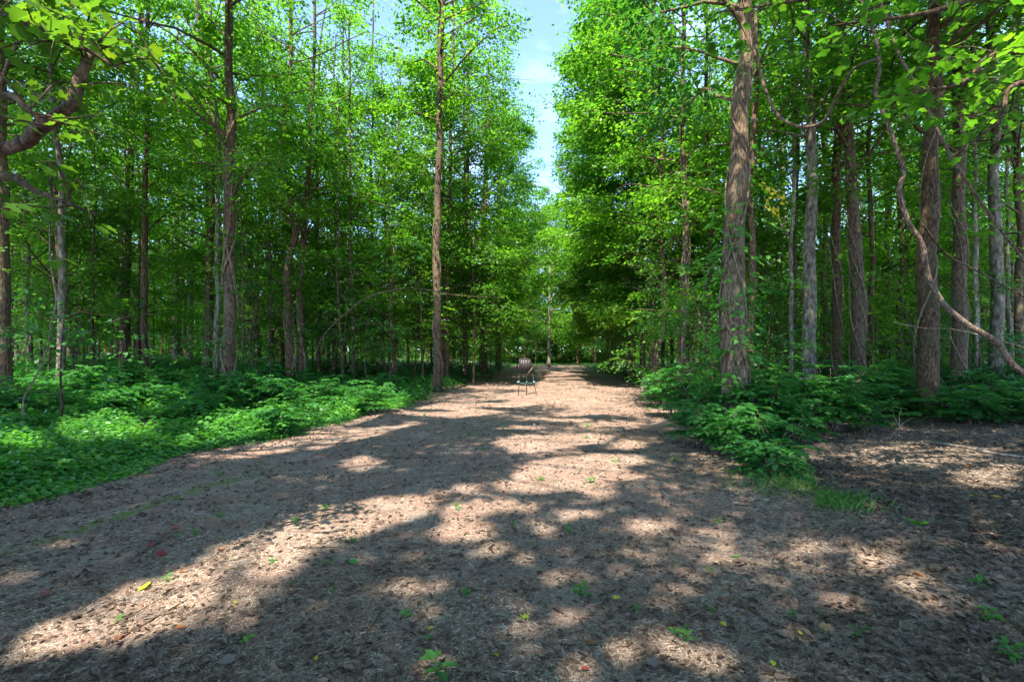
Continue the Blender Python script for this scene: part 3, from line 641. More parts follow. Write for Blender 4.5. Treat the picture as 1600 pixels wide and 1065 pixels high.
def clumps(geo, r, B, Rad, Hh, n, leaf, tpl):
    S = len(B); rr = np.sqrt(r.uniform(0, 1, (S, n))); th = r.uniform(0, 6.283, (S, n)); u = r.uniform(.35, 1, (S, n))
    x = Rad[:, None]*rr*np.cos(th); y = Rad[:, None]*rr*np.sin(th); z = Hh[:, None]*(1-.75*rr**2)*u
    pos = B[:, None]+np.stack([x, y, z], -1)
    a2 = th+r.normal(0, .8, (S, n)); d = np.stack([np.cos(a2), np.sin(a2), r.normal(-.15, .2, (S, n))], -1)
    nm = np.stack([np.cos(th)*rr*.5, np.sin(th)*rr*.5, np.ones((S, n))], -1)+r.normal(0, .3, (S, n, 3))
    sz = leaf*r.uniform(.55, 1.2, (S, n))
    geo.add(*leaves(tpl, pos.reshape(-1, 3), d.reshape(-1, 3), nm.reshape(-1, 3), sz.ravel()))
def onground(x, y, dz=0): return np.stack([x, y, hgt(x, y)+dz], 1)

r = np.random.default_rng(41); geo = Geo()
n = 26000; y = 3.6+(17-3.6)*r.uniform(0, 1, n)**.8; x = left_edge(y)-.25-.2*np.sin(y*1.7)-r.uniform(0, 1, n)**1.2*(y*1.05+left_edge(y)+.6).clip(.5)
m = (x > -1.12*y-.4) & (x < left_edge(y)-.15+.2*np.sin(y*2.3)) & ((vnoise(x, y, 1.1) > -.15) | ((x > left_edge(y)-1.3) & (vnoise(x, y, 2.2) > -.7)))
x, y = x[m], y[m]; x, y = x[:9500], y[:9500]; dn = y < 9
H0 = (.14+.20*r.uniform(0, 1, len(x))+.12*vnoise(x, y, .8)).clip(.06)*np.clip((left_edge(y)-x)/.9, .3, 1)
clumps(geo, r, onground(x[dn], y[dn], -.02), .20+.12*r.uniform(0, 1, dn.sum()), H0[dn], 20, .085, T_OVAL)
clumps(geo, r, onground(x[~dn], y[~dn], -.02), .26+.12*r.uniform(0, 1, (~dn).sum()), H0[~dn]*1.15, 16, .10, T_KITE)
tag(link('ground_cover', geo.mesh('ground_cover', M_COVER)), 'low leafy green ground cover left of the path', kind='stuff')

r = np.random.default_rng(42); geo = Geo()                 # deeper in the woods, both sides, coarser
n = 20000; y = 15+(75-15)*r.uniform(0, 1, n)**1.2; x = r.uniform(-1.1, 1.1, n)*y
m = ((x < left_edge(y)-.25) | (x > right_edge(y)+.6) | (y > 54)) & (vnoise(x, y, .45) > -.35)
x, y = x[m], y[m]
clumps(geo, r, onground(x, y, -.02), .45+.3*r.uniform(0, 1, len(x)), (.25+.35*r.uniform(0, 1, len(x)))*np.where(y > 50, .5, 1), 16, .15, T_KITE)
n = 4200; y = 10+(40-10)*r.uniform(0, 1, n)**1.1; x = r.uniform(-1.1, 1.1, n)*y
m = ((x < left_edge(y)-1.2) | (x > right_edge(y)+1.2)) & (vnoise(x, y, .8) > -.25); x, y = x[m], y[m]
B = np.repeat(onground(x, y), 6, 0); N = len(B); B[:, 2] += r.uniform(.05, .55, N)*np.repeat(r.uniform(.5, 1.2, len(x)), 6)
fronds(geo, r, B, r.uniform(0, 6.28, N), r.uniform(.28, .5, N), r.uniform(.3, .9, N), 4, .34, T_KITE)
tag(link('undergrowth', geo.mesh('undergrowth', M_SHRUB)), 'dense green undergrowth between the trunks', kind='stuff')

def shrub_variant(seed, H, ns, nf):
    r = np.random.default_rng(seed); st = Geo(); fo = Geo()
    for k in range(ns):
        a = r.uniform(0, 6.28); q = np.array([[r.normal(0, .06), r.normal(0, .06), -.05], [math.cos(a)*H*.18, math.sin(a)*H*.18, H*.5], [math.cos(a)*H*.45, math.sin(a)*H*.45, H*r.uniform(.7, 1)]])
        c = spline(q, 8); tube(st, c, np.linspace(.008, .003, 8), 5, cap=False)
        i = r.integers(2, 8, nf); hd = r.uniform(0, 6.28, nf)
        fronds(fo, r, c[i], hd, r.uniform(.26, .46, nf), r.uniform(.2, .8, nf), 4, .32, T_OVAL)
    return st.mesh('stems', BARK['vine']), fo.mesh('foliage', M_SHRUB)
shv = [shrub_variant(500+k, h, ns, 9) for k, (h, ns) in enumerate([(.55, 6), (.75, 7), (.95, 8), (1.15, 8), (.4, 5)])]
def shrub(k, x, y, label, group, sc=1.0):
    e = empty('leafy_shrub', (x, y, float(hgt(x, y))-.02), random.uniform(0, 6.28)); e.scale = (sc,)*3
    link('stems', shv[k][0], e); link('foliage', shv[k][1], e); tag(e, label, 'shrub', group)
GR = 'compound-leaved shrubs right of the path'
for px, D, k, lab in [(1085, 8.6, 1, 'low shrub at the right edge of the path, foremost left of the big furrowed tree'), (1120, 7.9, 1, 'leafy shrub in front of the big furrowed tree, left of its foot'),
                      (1170, 7.3, 0, 'bright-leaved shrub directly in front of the foot of the big furrowed tree'), (1215, 7.1, 1, 'shrub leaning over the litter just right of the big furrowed tree'), (1205, 6.5, 4, 'lowest front shrub, at the top of the grass patch'),
                      (1120, 9.6, 2, 'tall shrub crowding the left side of the big furrowed tree'), (1195, 9.2, 2, 'tall shrub crowding the right side of the big furrowed tree'), (1050, 11.6, 2, 'rounded shrub at the path edge, below the bent reddish tree'),
                      (1085, 11, 3, 'upright shrub between the rope-vine tree and the big furrowed tree'), (1250, 8.8, 1, 'shrub below the smooth grey sunlit tree'), (1030, 14, 1, 'small shrub at the right edge of the path, farther off'),
                      (445, 9.6, 0, 'small pale-leaved plant standing above the ground cover, left of the path'), (580, 12.3, 1, 'ferny shrub at the left edge of the path, before the bare grey-brown tree')]:
    p_ = G(px, D); shrub(k, p_[0], p_[1], lab, None)
r_ = random.Random(5); c_ = 0
while c_ < 66:
    y = 8.8+11*r_.random()**1.2; x = r_.uniform(3.4, y*1.08)
    if x < right_edge(y)+.9: continue
    if y < 9.6 and x > 4.5 and r_.random() < .6: continue
    shrub(r_.choice([0, 1, 2, 2, 3]), x, y, 'compound-leaved shrub in the thick green band under the right woods', GR, r_.uniform(.75, 1.1)); c_ += 1
c_ = 0
while c_ < 34:
    y = 11+8*r_.random(); x = -r_.uniform(3.6, y*.95)
    if x > left_edge(y)-1: continue
    shrub(r_.choice([0, 1, 2, 4]), x, y, 'ferny shrub standing in the ground cover left of the path', 'ferny shrubs left of the path', r_.uniform(.7, 1.0)); c_ += 1

relabel([GR], 'leafy shrub'); relabel(['ferny shrubs'], 'ferny shrub')
# saplings that reach over the path edge
for px, D, k, sc, lab in [(1018, 17.5, 1, 1.0, 'leafy sapling reaching over the right edge of the path before the bent tree'), (1075, 13, 6, .9, 'leafy sapling left of the big furrowed tree, taller than the shrubs'), (1060, 15.5, 2, .9, 'tall leafy sapling below the rope-vine tree'), (1128, 11, 6, .85, 'sapling with dark leaves just left of the foot of the big furrowed tree'), (1205, 11.5, 0, 1.0, 'short sapling between the big furrowed tree and the smooth grey tree'), (1108, 12, 1, 1.0, 'leafy sapling pressed against the left side of the big furrowed tree'),
                         (984, 24, 3, 1.0, 'tall leafy sapling on the right edge of the path, halfway along'), (962, 33, 4, 1.0, 'tall leafy sapling on the right edge of the path, near its far end'),
                         (100, 9.5, 0, 1.0, 'dark sapling in the ground cover by the hanging vine'), (330, 14, 0, .9, 'sapling at the foot of the vine-wrapped tree'),
                         (780, 36, 4, 1.1, 'leafy sapling bending over the path behind the metal stand'), (808, 44, 5, 1.0, 'sapling with low boughs at the far left of the path'), (738, 26, 3, 1.0, 'leafy sapling right of the bare grey-brown tree'), (768, 27, 2, 1.0, 'low leafy sapling on the left path edge beyond the metal stand'), (779, 33, 3, .9, 'bushy sapling on the left path edge well beyond the metal stand'),
                         (968, 28, 2, 1.1, 'sapling leaning in from the right path edge, level with the pale stub'), (950, 37, 3, 1.0, 'sapling on the right path edge close to its far end')]:
    p_ = G(px, D); place('sapling', saps[k], p_[0], p_[1], random.uniform(0, 6.28), sc, lab, 'sapling', None)

for k, (X_, D_, q) in enumerate([(-.5, 54, 2), (1.2, 56, 1), (2.6, 57, 3), (5.6, 57, 1), (7.2, 55, 2), (8.8, 54, 3), (3.9, 58.5, 0), (6.4, 60, 4)]):
    place('sapling', saps[q], X_, D_, k*1.3, 1.1, 'leafy sapling in the row closing the far end of the path', 'sapling', 'saplings closing the far end of the path')
# ------------------------------------------------------------------ big vines and dead branches
def woody(name, pts, rads, bark, label, cat, n=60, sides=8, rough=.1, seed=1):
    g_ = Geo(); c = spline(pts, n); rr = np.interp(np.linspace(0, 1, n), np.linspace(0, 1, len(rads)), rads)
    tube(g_, c, rr, sides, rough, seed); o = link(name, g_.mesh(name, BARK[bark], True)); tag(o, label, cat); return o
L_ = [(1320, -90, 7), (1347, 5, 6.6), (1368, 60, 6.4), (1374, 110, 6.3), (1368, 145, 6.2), (1386, 190, 6.1), (1402, 235, 6), (1412, 268, 6), (1405, 300, 6), (1420, 348, 6), (1441, 382, 6), (1450, 430, 6), (1475, 475, 6), (1512, 507, 6), (1558, 535, 6), (1578, 565, 6), (1625, 605, 6), (1700, 690, 6)]
woody('woody_vine', [P(*q) for q in L_], [.018, .021, .022, .025, .028, .032, .034, .034], 'vine2', 'thick brown S-curved vine sweeping down to the right edge of the photo', 'vine', 110, 10, .12)
L_ = [(1368, -20, 7), (1400, 75, 7), (1440, 150, 7), (1482, 238, 7), (1530, 312, 7), (1566, 362, 7), (1612, 425, 7), (1700, 560, 7)]
woody('woody_vine', [P(*q) for q in L_], [.018, .020, .017], 'vine2', 'straighter slanting vine above the S-curved vine, top right', 'vine', 60, 8, .12)
L_ = [(1180, 20, 9.1), (1184, 90, 9), (1196, 140, 8.8), (1216, 180, 8.6), (1250, 198, 8.2), (1286, 190, 7.8), (1308, 150, 7.4), (1335, 108, 7), (1371, 92, 6.4)]
woody('woody_vine', [P(*q) for q in L_], [.026, .024, .022, .018], 'vine2', 'swinging loop of vine between the big furrowed tree and the S-curved vine', 'vine', 70, 8, .14)
woody('woody_vine', [P(*q) for q in [(1441, 350, 6), (1480, 398, 6.2), (1530, 425, 6.5), (1620, 475, 7)]], [.012, .01], 'dark', 'thin dark vine crossing above the lower bend of the S-curved vine', 'vine', 30, 6)
woody('dead_branch', [P(*q) for q in [(1395, 503, 9), (1440, 512, 9), (1500, 516, 8.5), (1620, 548, 8)]], [.009, .011], 'vine', 'thin pale dead branch lying level across the right woods', 'branch', 30, 6)
woody('woody_vine', [P(*q) for q in [(80, 300, 9.4), (78, 395, 9), (84, 440, 9), (88, 470, 9), (80, 505, 9), (74, 545, 9), (55, 590, 8.9), (38, 620, 8.8), (36, 655, 8.7)]]+[Gp(30, 672)], [.012, .014, .016, .014], 'vine', 'pale thin vine hanging down to the ground cover at far left', 'vine', 50, 7, .15)
woody('dead_branch', [P(*q) for q in [(490, 560, 17), (505, 525, 17), (540, 490, 17), (578, 463, 17), (640, 450, 17), (715, 461, 17), (790, 466, 17.5)]], [.018, .022, .018, .01], 'brown', 'leaning orange-brown dead branch arching between the twin trees and the bare tree', 'branch', 50, 8, .12)
woody('dead_branch', [P(*q) for q in [(770, 470, 23), (782, 520, 23), (790, 545, 23), (806, 556, 22.5), (828, 560, 22)]], [.008, .012, .006], 'pale', 'bare pale bough drooping beside the metal stand', 'branch', 30, 6)
woody('dead_branch', [P(*q) for q in [(170, 505, 19), (190, 497, 19), (220, 490, 18.8), (250, 492, 18.6)]], [.02, .013], 'vine', 'short pale broken branch between the flared-root tree and its neighbour', 'branch', 20, 6)
woody('fallen_branch', [Gp(1440, 690)+[0, 0, .02], Gp(1500, 702)+[0, 0, .05], Gp(1560, 712)+[0, 0, .03], Gp(1640, 722)+[0, 0, .03]], [.012, .02, .024], 'pale', 'long fallen branch on the leaf litter at right', 'branch', 30, 7)
woody('fallen_stick', [Gp(172, 1008)+[0, 0, .008], Gp(225, 978)+[0, 0, .012], Gp(292, 938)+[0, 0, .006]], [.004, .007, .004], 'dark', 'dark stick lying in the sunlit patch at lower left', 'stick', 20, 6)
woody('fallen_stick', [Gp(572, 992)+[0, 0, .008], Gp(585, 975)+[0, 0, .01], Gp(597, 952)+[0, 0, .006]], [.004, .005, .003], 'dark', 'short dark stick in the shade left of the yellow star leaf', 'stick', 12, 6)
woody('fallen_stick', [Gp(735, 1032)+[0, 0, .01], Gp(745, 1020)+[0, 0, .015], Gp(758, 1012)+[0, 0, .008]], [.007, .009, .006], 'vine', 'stubby brown stick near the bottom of the photo, middle', 'stick', 10, 6)
# bare forked seedling, right
e = Gp(1405, 682); tw = Geo()
for q in ([(0, 0, -.02), (.01, 0, .18), (0, 0, .36)], [(0, 0, .2), (-.07, .02, .34), (-.10, .02, .48)], [(0, 0, .16), (.10, 0, .26), (.24, 0, .34)], [(0, 0, .36), (.03, 0, .44), (.02, 0, .52)]):
    tube(tw, spline(np.array(q)+e, 6), np.linspace(.006, .003, 6), 5)
tag(link('bare_twig', tw.mesh('bare_twig', BARK['pale'])), 'bare pale forked twig standing up before the shrubs at right', 'twig')
# pale stub: its light tone stands for sun on a trunk base
st = Geo(); b = G(1006, 20.5); tube(st, [b+[0, 0, -.1], b+[.02, 0, .15], b+[.08, 0, .42], b+[.1, 0, .5]], [.22, .15, .10, .05], 12, .12, 3)
tag(link('lit_trunk_base', st.mesh('lit_trunk_base', BARK['pale'], True)), 'small pale stub toned as a sunlit trunk base, right edge of the path', 'trunk base')

# ------------------------------------------------------------------ boughs hanging in near the camera
def near_bough(e, r, pts, rads, n_tw, L, per, leaf, mat, bark, name='bough', tpl=T_LOBE, spread=.5, z0=0):
    base = np.array(e.location)
    gb = Geo(); c = spline([np.asarray(q)-base for q in pts], 24); tube(gb, c, np.interp(np.linspace(0, 1, 24), np.linspace(0, 1, len(rads)), rads), 10, .08, 3)
    P_, D_, N_, S_ = [], [], [], []
    for k in range(n_tw):
        t = r.uniform(.15, 1); i = int(t*23); p = c[i]; az = r.uniform(0, 6.28); ln = L*r.uniform(.5, 1.2)
        q = spline([p, p+np.array([math.cos(az)*ln*.5, math.sin(az)*ln*.5, r.normal(.05, .1)]), p+np.array([math.cos(az)*ln, math.sin(az)*ln, r.normal(-.1, .12)])], 8)
        tube(gb, q, np.linspace(.007, .002, 8), 5, cap=False)
        for j in range(per):
            ii = r.integers(2, 8); az2 = r.uniform(0, 6.28); pt = q[ii]; pet = r.uniform(.03, .09)
            dv = np.array([math.cos(az2), math.sin(az2), r.normal(-.25, .2)])
            P_.append(pt+dv*pet); D_.append(dv+np.array([0, 0, -.25])); N_.append([r.normal(0, .28), r.normal(0, .28), 1]); S_.append(leaf*r.uniform(.6, 1.15))
    link(name, gb.mesh(name, BARK[bark], True), e)
    P_ = np.array(P_); wp = P_+base; k = np.ones(len(P_), bool)
    V, F = leaves(tpl, P_[k], np.array(D_)[k], np.array(N_)[k], np.array(S_)[k])
    link('leaves', make_mesh('leaves', V, F, mat), e)
r = np.random.default_rng(77)
def own_tree(x, y, H, label, seed):
    rr = np.random.default_rng(seed)
    base = np.array([x, y, float(hgt(x, y))-.03]); e = empty('overhanging_tree', base); tag(e, label, 'tree')
    geo, c, rad = trunk_geo([(0, 0, -.2), (.05, 0, 3), (0, .1, 7), (.1, 0, H)], .16, .04, 16, seed, .4)
    tips = add_limbs(geo, rr, c, rad, 22, 6.5, H, lambda f: 2.2, .5)
    link('trunk', geo.mesh('trunk', BARK['brown'], True), e)
    C, Hd = crown_pts(rr, tips, 14); V, F = make_crown(rr, C, Hd, .14, 14, origin=base, carve=True)
    if len(V): link('crown', make_mesh('crown', V, F, M_LEAF), e)
    return e
e1 = own_tree(-4.6, 3.0, 12, 'near tree whose broken limb and broad olive leaves hang in at top left', 71)
near_bough(e1, r, [(-4.6, 3.0, 2.3), P(0, 236, 3.3), P(55, 205, 3.2), P(108, 165, 3.1), P(122, 130, 3.1), P(142, 84, 3.1)], [.045, .042, .038, .036, .022], 3, .4, 3, .13, M_NEAR, 'red', 'broken_limb')
near_bough(e1, r, [(-4.6, 3.0, 3.9), P(-20, 20, 3.1), P(90, 55, 3.0), P(190, 110, 3.0)], [.03, .02, .006], 26, .6, 11, .085, M_NEAR, 'dark')
near_bough(e1, r, [(-4.6, 3.0, 2.9), P(-30, 150, 2.9), P(40, 170, 2.8), P(70, 200, 2.8)], [.03, .02, .006], 8, .40, 9, .085, M_NEAR, 'dark')
near_bough(e1, r, [(-4.6, 3.0, 2.6), P(-30, 270, 3.2), P(60, 300, 3.1), P(150, 335, 3.1)], [.03, .02, .006], 11, .42, 9, .085, M_NEAR, 'dark')
e2 = own_tree(7.4, 5.0, 13, 'near tree whose dark leafy boughs hang in at top right', 72)
near_bough(e2, r, [(7.4, 5.0, 4.2), P(1600, 80, 5.0), P(1500, 130, 4.9), P(1400, 150, 4.8)], [.05, .03, .006], 26, .8, 10, .11, M_LEAF, 'dark')
near_bough(e2, r, [(7.4, 5.0, 5.2), P(1600, -20, 5.2), P(1450, 20, 5), P(1300, 40, 5)], [.05, .03, .006], 26, .8, 10, .11, M_LEAF, 'dark')
near_bough(e2, r, [(7.4, 5.0, 5.6), P(1450, -60, 5.6), P(1300, -10, 5.5), P(1120, 20, 5.6)], [.05, .03, .006], 22, .8, 10, .11, M_LEAF, 'dark')
near_bough(e2, r, [(7.4, 5.0, 3.5), P(1620, 130, 4.9), P(1560, 190, 4.8), P(1480, 250, 4.8)], [.04, .02, .006], 10, .6, 8, .11, M_LEAF, 'dark')

# ------------------------------------------------------------------ litter, weeds, grass
M_STRAW = leaf_mat('straw', [(0, (.10, .07, .05)), (.35, (.26, .19, .14)), (.7, (.50, .40, .29)), (1, (.70, .62, .48))], trans=.05, tcol=(1, 1, 1), rough=.8, spec=.1)
M_DEAD = leaf_mat('dead_leaves', [(0, (.030, .022, .017)), (.35, (.085, .055, .038)), (.7, (.22, .15, .10)), (1, (.42, .34, .25))], trans=.08, tcol=(1, 1, 1), rough=.7, spec=.2)
r = np.random.default_rng(88)
T_SLIV = (np.array([(-.5, 0, 0), (0, .05, .05), (.5, 0, 0), (0, -.05, .05)]), np.array([(0, 3, 2, 1)]))
n = 330000; y = 1.9+(13-1.9)*r.uniform(0, 1, n)**1.5; x = r.uniform(-1.08, 1.08, n)*y
m = (x > left_edge(y)-.5) & (vnoise(x, y, 1.3)+.7*vnoise(y, x, 3.1) > -.75+.5*r.normal(0, 1, n)); x, y = x[m], y[m]; n = len(x)
th = r.uniform(0, 6.28, n); d = np.stack([np.cos(th), np.sin(th), r.normal(0, .12, n)], 1)
V, F = leaves(T_SLIV, onground(x, y, .009), d, np.array([0, 0, 1.])+r.normal(0, .25, (n, 3)), r.uniform(.012, .055, n))
tag(link('straw_litter', make_mesh('straw_litter', V, F, M_STRAW)), 'scattered straw, chips and needles on the path', kind='stuff')
n = 170000; y = 1.9+(30-1.9)*r.uniform(0, 1, n)**1.9; x = r.uniform(-1.08, 1.08, n)*y
edge = np.maximum(sstep(.6, 3.6, x-.12*y), sstep(1.0, -.3, x-left_edge(y)))
m = (r.uniform(0, 1, n) < .26+.74*edge) ; x, y = x[m], y[m]; n = len(x)
th = r.uniform(0, 6.28, n); d = np.stack([np.cos(th), np.sin(th), r.normal(.05, .25, n)], 1)
T_CURL = (np.array([(0, 0, .05), (1, 0, .12), (.25, .20, .16), (.7, .17, .02), (.3, -.17, .03), (.66, -.21, .20)]), np.array([(0, 1, 3, 2), (0, 4, 5, 1)]))
szs = r.uniform(.2, 1, n)**1.6*.066*(1+.03*y); gl = Geo(); h_ = n*2//3
gl.add(*leaves(T_CURL, onground(x, y, .010)[:h_], d[:h_], (np.array([0, 0, 1.])+r.normal(0, .5, (n, 3)))[:h_], szs[:h_]))
gl.add(*leaves(T_OVAL, onground(x, y, .012)[h_:], d[h_:], (np.array([0, 0, 1.])+r.normal(0, .4, (n, 3)))[h_:], szs[h_:]*.8))
tag(link('leaf_litter', gl.mesh('leaf_litter', M_DEAD)), 'brown dead leaf litter on the ground', kind='stuff')
r = np.random.default_rng(91); tg = Geo()
for _ in range(420):
    y = 2.0+16*r.uniform()**1.5; x = r.uniform(-1.05, 1.05)*y
    if x < left_edge(y)+.1 or (x < 2.5 and r.uniform() < .45): continue
    a = r.uniform(0, 6.28); l = r.uniform(.05, .22)*(1+.04*y); q = np.array([[x+math.cos(a)*l*t+r.normal(0, .012), y+math.sin(a)*l*t+r.normal(0, .012), 0] for t in (-1, -.2, .5, 1)])
    q[:, 2] = hgt(q[:, 0], q[:, 1])+.014+r.uniform(0, .012, 4); tube(tg, spline(q, 7), np.linspace(.0045, .0018, 7)*r.uniform(.6, 1.3), 5, .1, _)
tag(link('twig_litter', tg.mesh('twig_litter', BARK['vine2'])), 'small fallen twigs scattered through the litter', kind='stuff')
# grass patch
geo = Geo(); n = 2300; cx = r.normal(0, 1, n); cy_ = r.normal(0, 1, n)
pxs = np.where(r.uniform(0, 1, n) < .75, 1235+cx*46, 1320+cx*28); D_ = np.where(pxs < 1275, 6.15+cy_*.38, 5.35+cy_*.2)-(pxs-1235)/600
x = (pxs-800)/800*D_; y = D_; th = r.uniform(0, 6.28, n)
geo.add(*leaves((np.array([(0, .05, 0), (.6, .035, .06), (1, 0, -.06), (.6, -.035, .06), (0, -.05, 0)]), np.array([(0, 4, 3, 1), (1, 3, 2, 2)[:4]])) if False else (np.array([(0, .03, 0), (.6, .022, .05), (1, 0, -.08), (0, -.03, 0)]), np.array([(0, 3, 2, 1)])),
        onground(x, y), np.stack([np.cos(th)*.5, np.sin(th)*.5, r.uniform(.4, 1.3, n)], 1), np.stack([-np.cos(th), -np.sin(th), .6+0*th], 1), r.uniform(.035, .10, n)))
tag(link('grass', geo.mesh('grass', flat_leaf('grass_blades', (.05, .16, .015), (.12, .27, .03)))), 'patch of green grass below the shrubs on the right', kind='stuff')
# small weeds on the path
def weed(px, py, s, label, group=None, n=6, leaf=.05, seed=0):
    rr = np.random.default_rng(seed); b = Gp(px, py); g_ = Geo(); e = empty('seedling', b)
    th = np.arange(n)*2.4+rr.uniform(0, 6); z = rr.uniform(.25, 1, n)*s; rad = rr.uniform(.2, .7, n)*s
    p = np.stack([np.cos(th)*rad*.4, np.sin(th)*rad*.4, z], 1)
    V, F = leaves(T_OVAL, p, np.stack([np.cos(th), np.sin(th), rr.normal(.1, .3, n)], 1), np.stack([-.3*np.cos(th), -.3*np.sin(th), 1+0*th], 1), leaf*.75*rr.uniform(.7, 1.2, n))
    for q in p: tube(g_, [(0, 0, -.01), tuple(q*[.5, .5, .6]), tuple(q)], .0016, 4, cap=False)
    link('stem', g_.mesh('stem', M_COVER), e); link('leaves', make_mesh('leaves', V, F, M_COVER), e); tag(e, label, 'weed', group)
for i, (px, py, s, nn, lf, lab) in enumerate([(907, 932, .09, 12, .07, 'leafy green weed on the path above and right of the yellow star leaf'), (682, 1056, .09, 8, .10, 'green seedling with pointed leaves cut by the bottom edge of the photo'),
     (1436, 822, .05, 9, .10, 'low broad-leaved plant alone on the litter at right'), (550, 848, .05, 7, .05, 'small green sprout inside the upper end of the big sunlit patch'), (386, 1004, .05, 7, .05, 'sprout at the lower edge of the big sunlit patch'),
     (508, 797, .07, 9, .06, 'tuft of pale green weed on the upper rim of the big sunlit patch'), (1074, 1004, .07, 7, .06, 'thin weed by the sunlit patch at lower right of centre'), (1053, 722, .10, 12, .08, 'small green clump at the path edge before the shrubs'),
     (918, 668, .10, 12, .07, 'green tuft in the middle of the path, farther off'), (1545, 970, .08, 12, .06, 'leafy green sprig near the right edge of the photo, lower'), (1578, 1030, .08, 14, .06, 'leafy green sprig at the lower right corner'), (1530, 915, .06, 9, .08, 'green sprig above the two at the lower right corner')]):
    weed(px, py, s, lab, None, nn, lf, i)
r_ = random.Random(9)
for i in range(70):
    px = r_.uniform(180, 1400); py = r_.choice([r_.uniform(640, 760), r_.uniform(700, 1000)])
    D = 1240/(py-548); x = (px-800)/800*D
    if not left_edge(D)+.2 < x < 3.8: continue
    weed(px, py, r_.uniform(.02, .06)*(1+D*.05), 'tiny green seedling sprouting from the path', 'tiny seedlings on the path', r_.randint(4, 9), r_.uniform(.03, .05)*(1+D*.06), 50+i)

# coloured fallen leaves
LC = {'yellow': (.52, .40, .03), 'lime': (.50, .62, .03), 'orange': (.42, .15, .04), 'red': (.32, .06, .03), 'crimson': (.30, .025, .03), 'green': (.07, .28, .03), 'tan': (.48, .25, .12), 'grey': (.22, .165, .14), 'brown': (.22, .08, .03)}
LM = {k: flat_leaf('fallen_'+k, tuple(v*.85 for v in c), tuple(min(1, v*1.1) for v in c)) for k, c in LC.items()}
for i, (px, py, c, sz, tp, lab) in enumerate([
 (822, 972, 'lime', .075, 'S', 'bright yellow-green star-shaped leaf on the path, bottom middle'), (679, 984, 'yellow', .05, 'O', 'yellow leaf just above an orange-tan one, left of the star leaf'), (662, 992, 'tan', .05, 'O', 'orange-tan leaf touching the yellow one left of the star leaf'),
 (667, 1005, 'green', .06, 'O', 'fallen green leaf below the yellow and tan pair'), (274, 985, 'orange', .06, 'O', 'bright orange leaf by the dark stick at lower left'), (418, 980, 'red', .04, 'O', 'red-orange leaf right of the dark stick'), (153, 907, 'yellow', .05, 'O', 'yellow leaf at the left end of the sunlit patch'),
 (244, 869, 'crimson', .08, 'L', 'crimson leaf on the upper rim of the sunlit patch'), (232, 856, 'crimson', .06, 'L', 'smaller crimson leaf just above the other crimson one'), (270, 828, 'red', .06, 'L', 'dark red leaf in shade above the crimson ones'), (62, 934, 'red', .07, 'L', 'red leaf near the left edge of the photo'),
 (222, 925, 'lime', .09, 'L', 'yellow-green leaf in the middle of the sunlit patch'), (367, 948, 'yellow', .045, 'O', 'yellow leaf on the right part of the sunlit patch'), (190, 995, 'brown', .07, 'O', 'brown curled leaf on the dark stick'), (347, 862, 'orange', .06, 'O', 'pale orange leaf in full sun in the upper sunlit patch'),
 (285, 898, 'orange', .06, 'O', 'orange leaf in the centre of the sunlit patch'), (620, 898, 'orange', .04, 'O', 'orange leaf in shade right of the sunlit patch'), (578, 892, 'brown', .04, 'O', 'brown leaf in shade just left of an orange one'), (777, 825, 'orange', .055, 'O', 'orange leaf in the middle of the path'),
 (725, 838, 'orange', .05, 'O', 'orange leaf left of the one in the middle of the path'), (752, 766, 'orange', .04, 'O', 'small orange leaf higher in the middle of the path'), (784, 721, 'red', .07, 'O', 'red leaf in the middle of the path, farthest of the red ones'), (547, 880, 'green', .07, 'L', 'dark green fallen leaf at the right rim of the sunlit patch'),
 (357, 1042, 'grey', .08, 'L', 'large grey-brown dead leaf near the bottom edge, left of centre'), (778, 1032, 'yellow', .05, 'O', 'yellow leaf below the star leaf'), (493, 1031, 'yellow', .045, 'O', 'yellow leaf between the grey leaf and the bottom middle'), (757, 941, 'yellow', .035, 'O', 'small yellow leaf above and left of the star leaf'),
 (957, 940, 'yellow', .065, 'O', 'yellow leaf with orange tint right of the leafy weed'), (1125, 977, 'yellow', .055, 'O', 'yellow leaf beside a tan one, right of centre'), (1145, 963, 'orange', .045, 'O', 'orange leaf just right of a yellow one, right of centre'), (1252, 997, 'lime', .045, 'O', 'small lime leaf in the lower right litter'),
 (1207, 1038, 'lime', .055, 'O', 'lime-yellow leaf close to the bottom edge at right'), (917, 1008, 'brown', .055, 'O', 'rusty brown leaf below right of the star leaf'), (840, 1023, 'orange', .05, 'O', 'orange leaf below the star leaf'), (907, 1050, 'red', .05, 'O', 'rust-red leaf at the bottom edge right of the middle'),
 (1165, 829, 'orange', .05, 'O', 'orange leaf on the shaded path right of centre'), (1563, 780, 'yellow', .10, 'L', 'broad yellow leaf near the right edge'), (1522, 778, 'yellow', .08, 'O', 'yellow leaf left of the broad yellow one near the right edge'), (1370, 853, 'yellow', .05, 'O', 'yellow leaf below the broad-leaved plant'),
 (1282, 981, 'tan', .085, 'L', 'large tan leaf in the lower right litter'), (1425, 897, 'orange', .08, 'O', 'orange leaf in a small sun fleck at right'), (1507, 730, 'orange', .10, 'O', 'orange leaf on the sunlit litter under the fallen branch'), (1465, 894, 'orange', .07, 'O', 'second orange leaf right of the one in the sun fleck'),
 (1018, 1046, 'grey', .08, 'L', 'large pale grey dead leaf at the bottom, right of the middle'), (1130, 942, 'brown', .06, 'O', 'brown curled leaf above the yellow leaf right of centre')]):
    rr = np.random.default_rng(1000+i); b = Gp(px, py)+[0, 0, .022]; th = rr.uniform(0, 6.28) if tp != 'S' else 1.7
    tpl = {'S': T_STAR, 'O': T_OVAL, 'L': T_LOBE}[tp]
    V, F = leaves(tpl, np.zeros((1, 3)), np.array([[math.cos(th), math.sin(th), rr.normal(.05, .15)]]), np.array([[rr.normal(0, .2), -.25, 1]]), sz*.9)
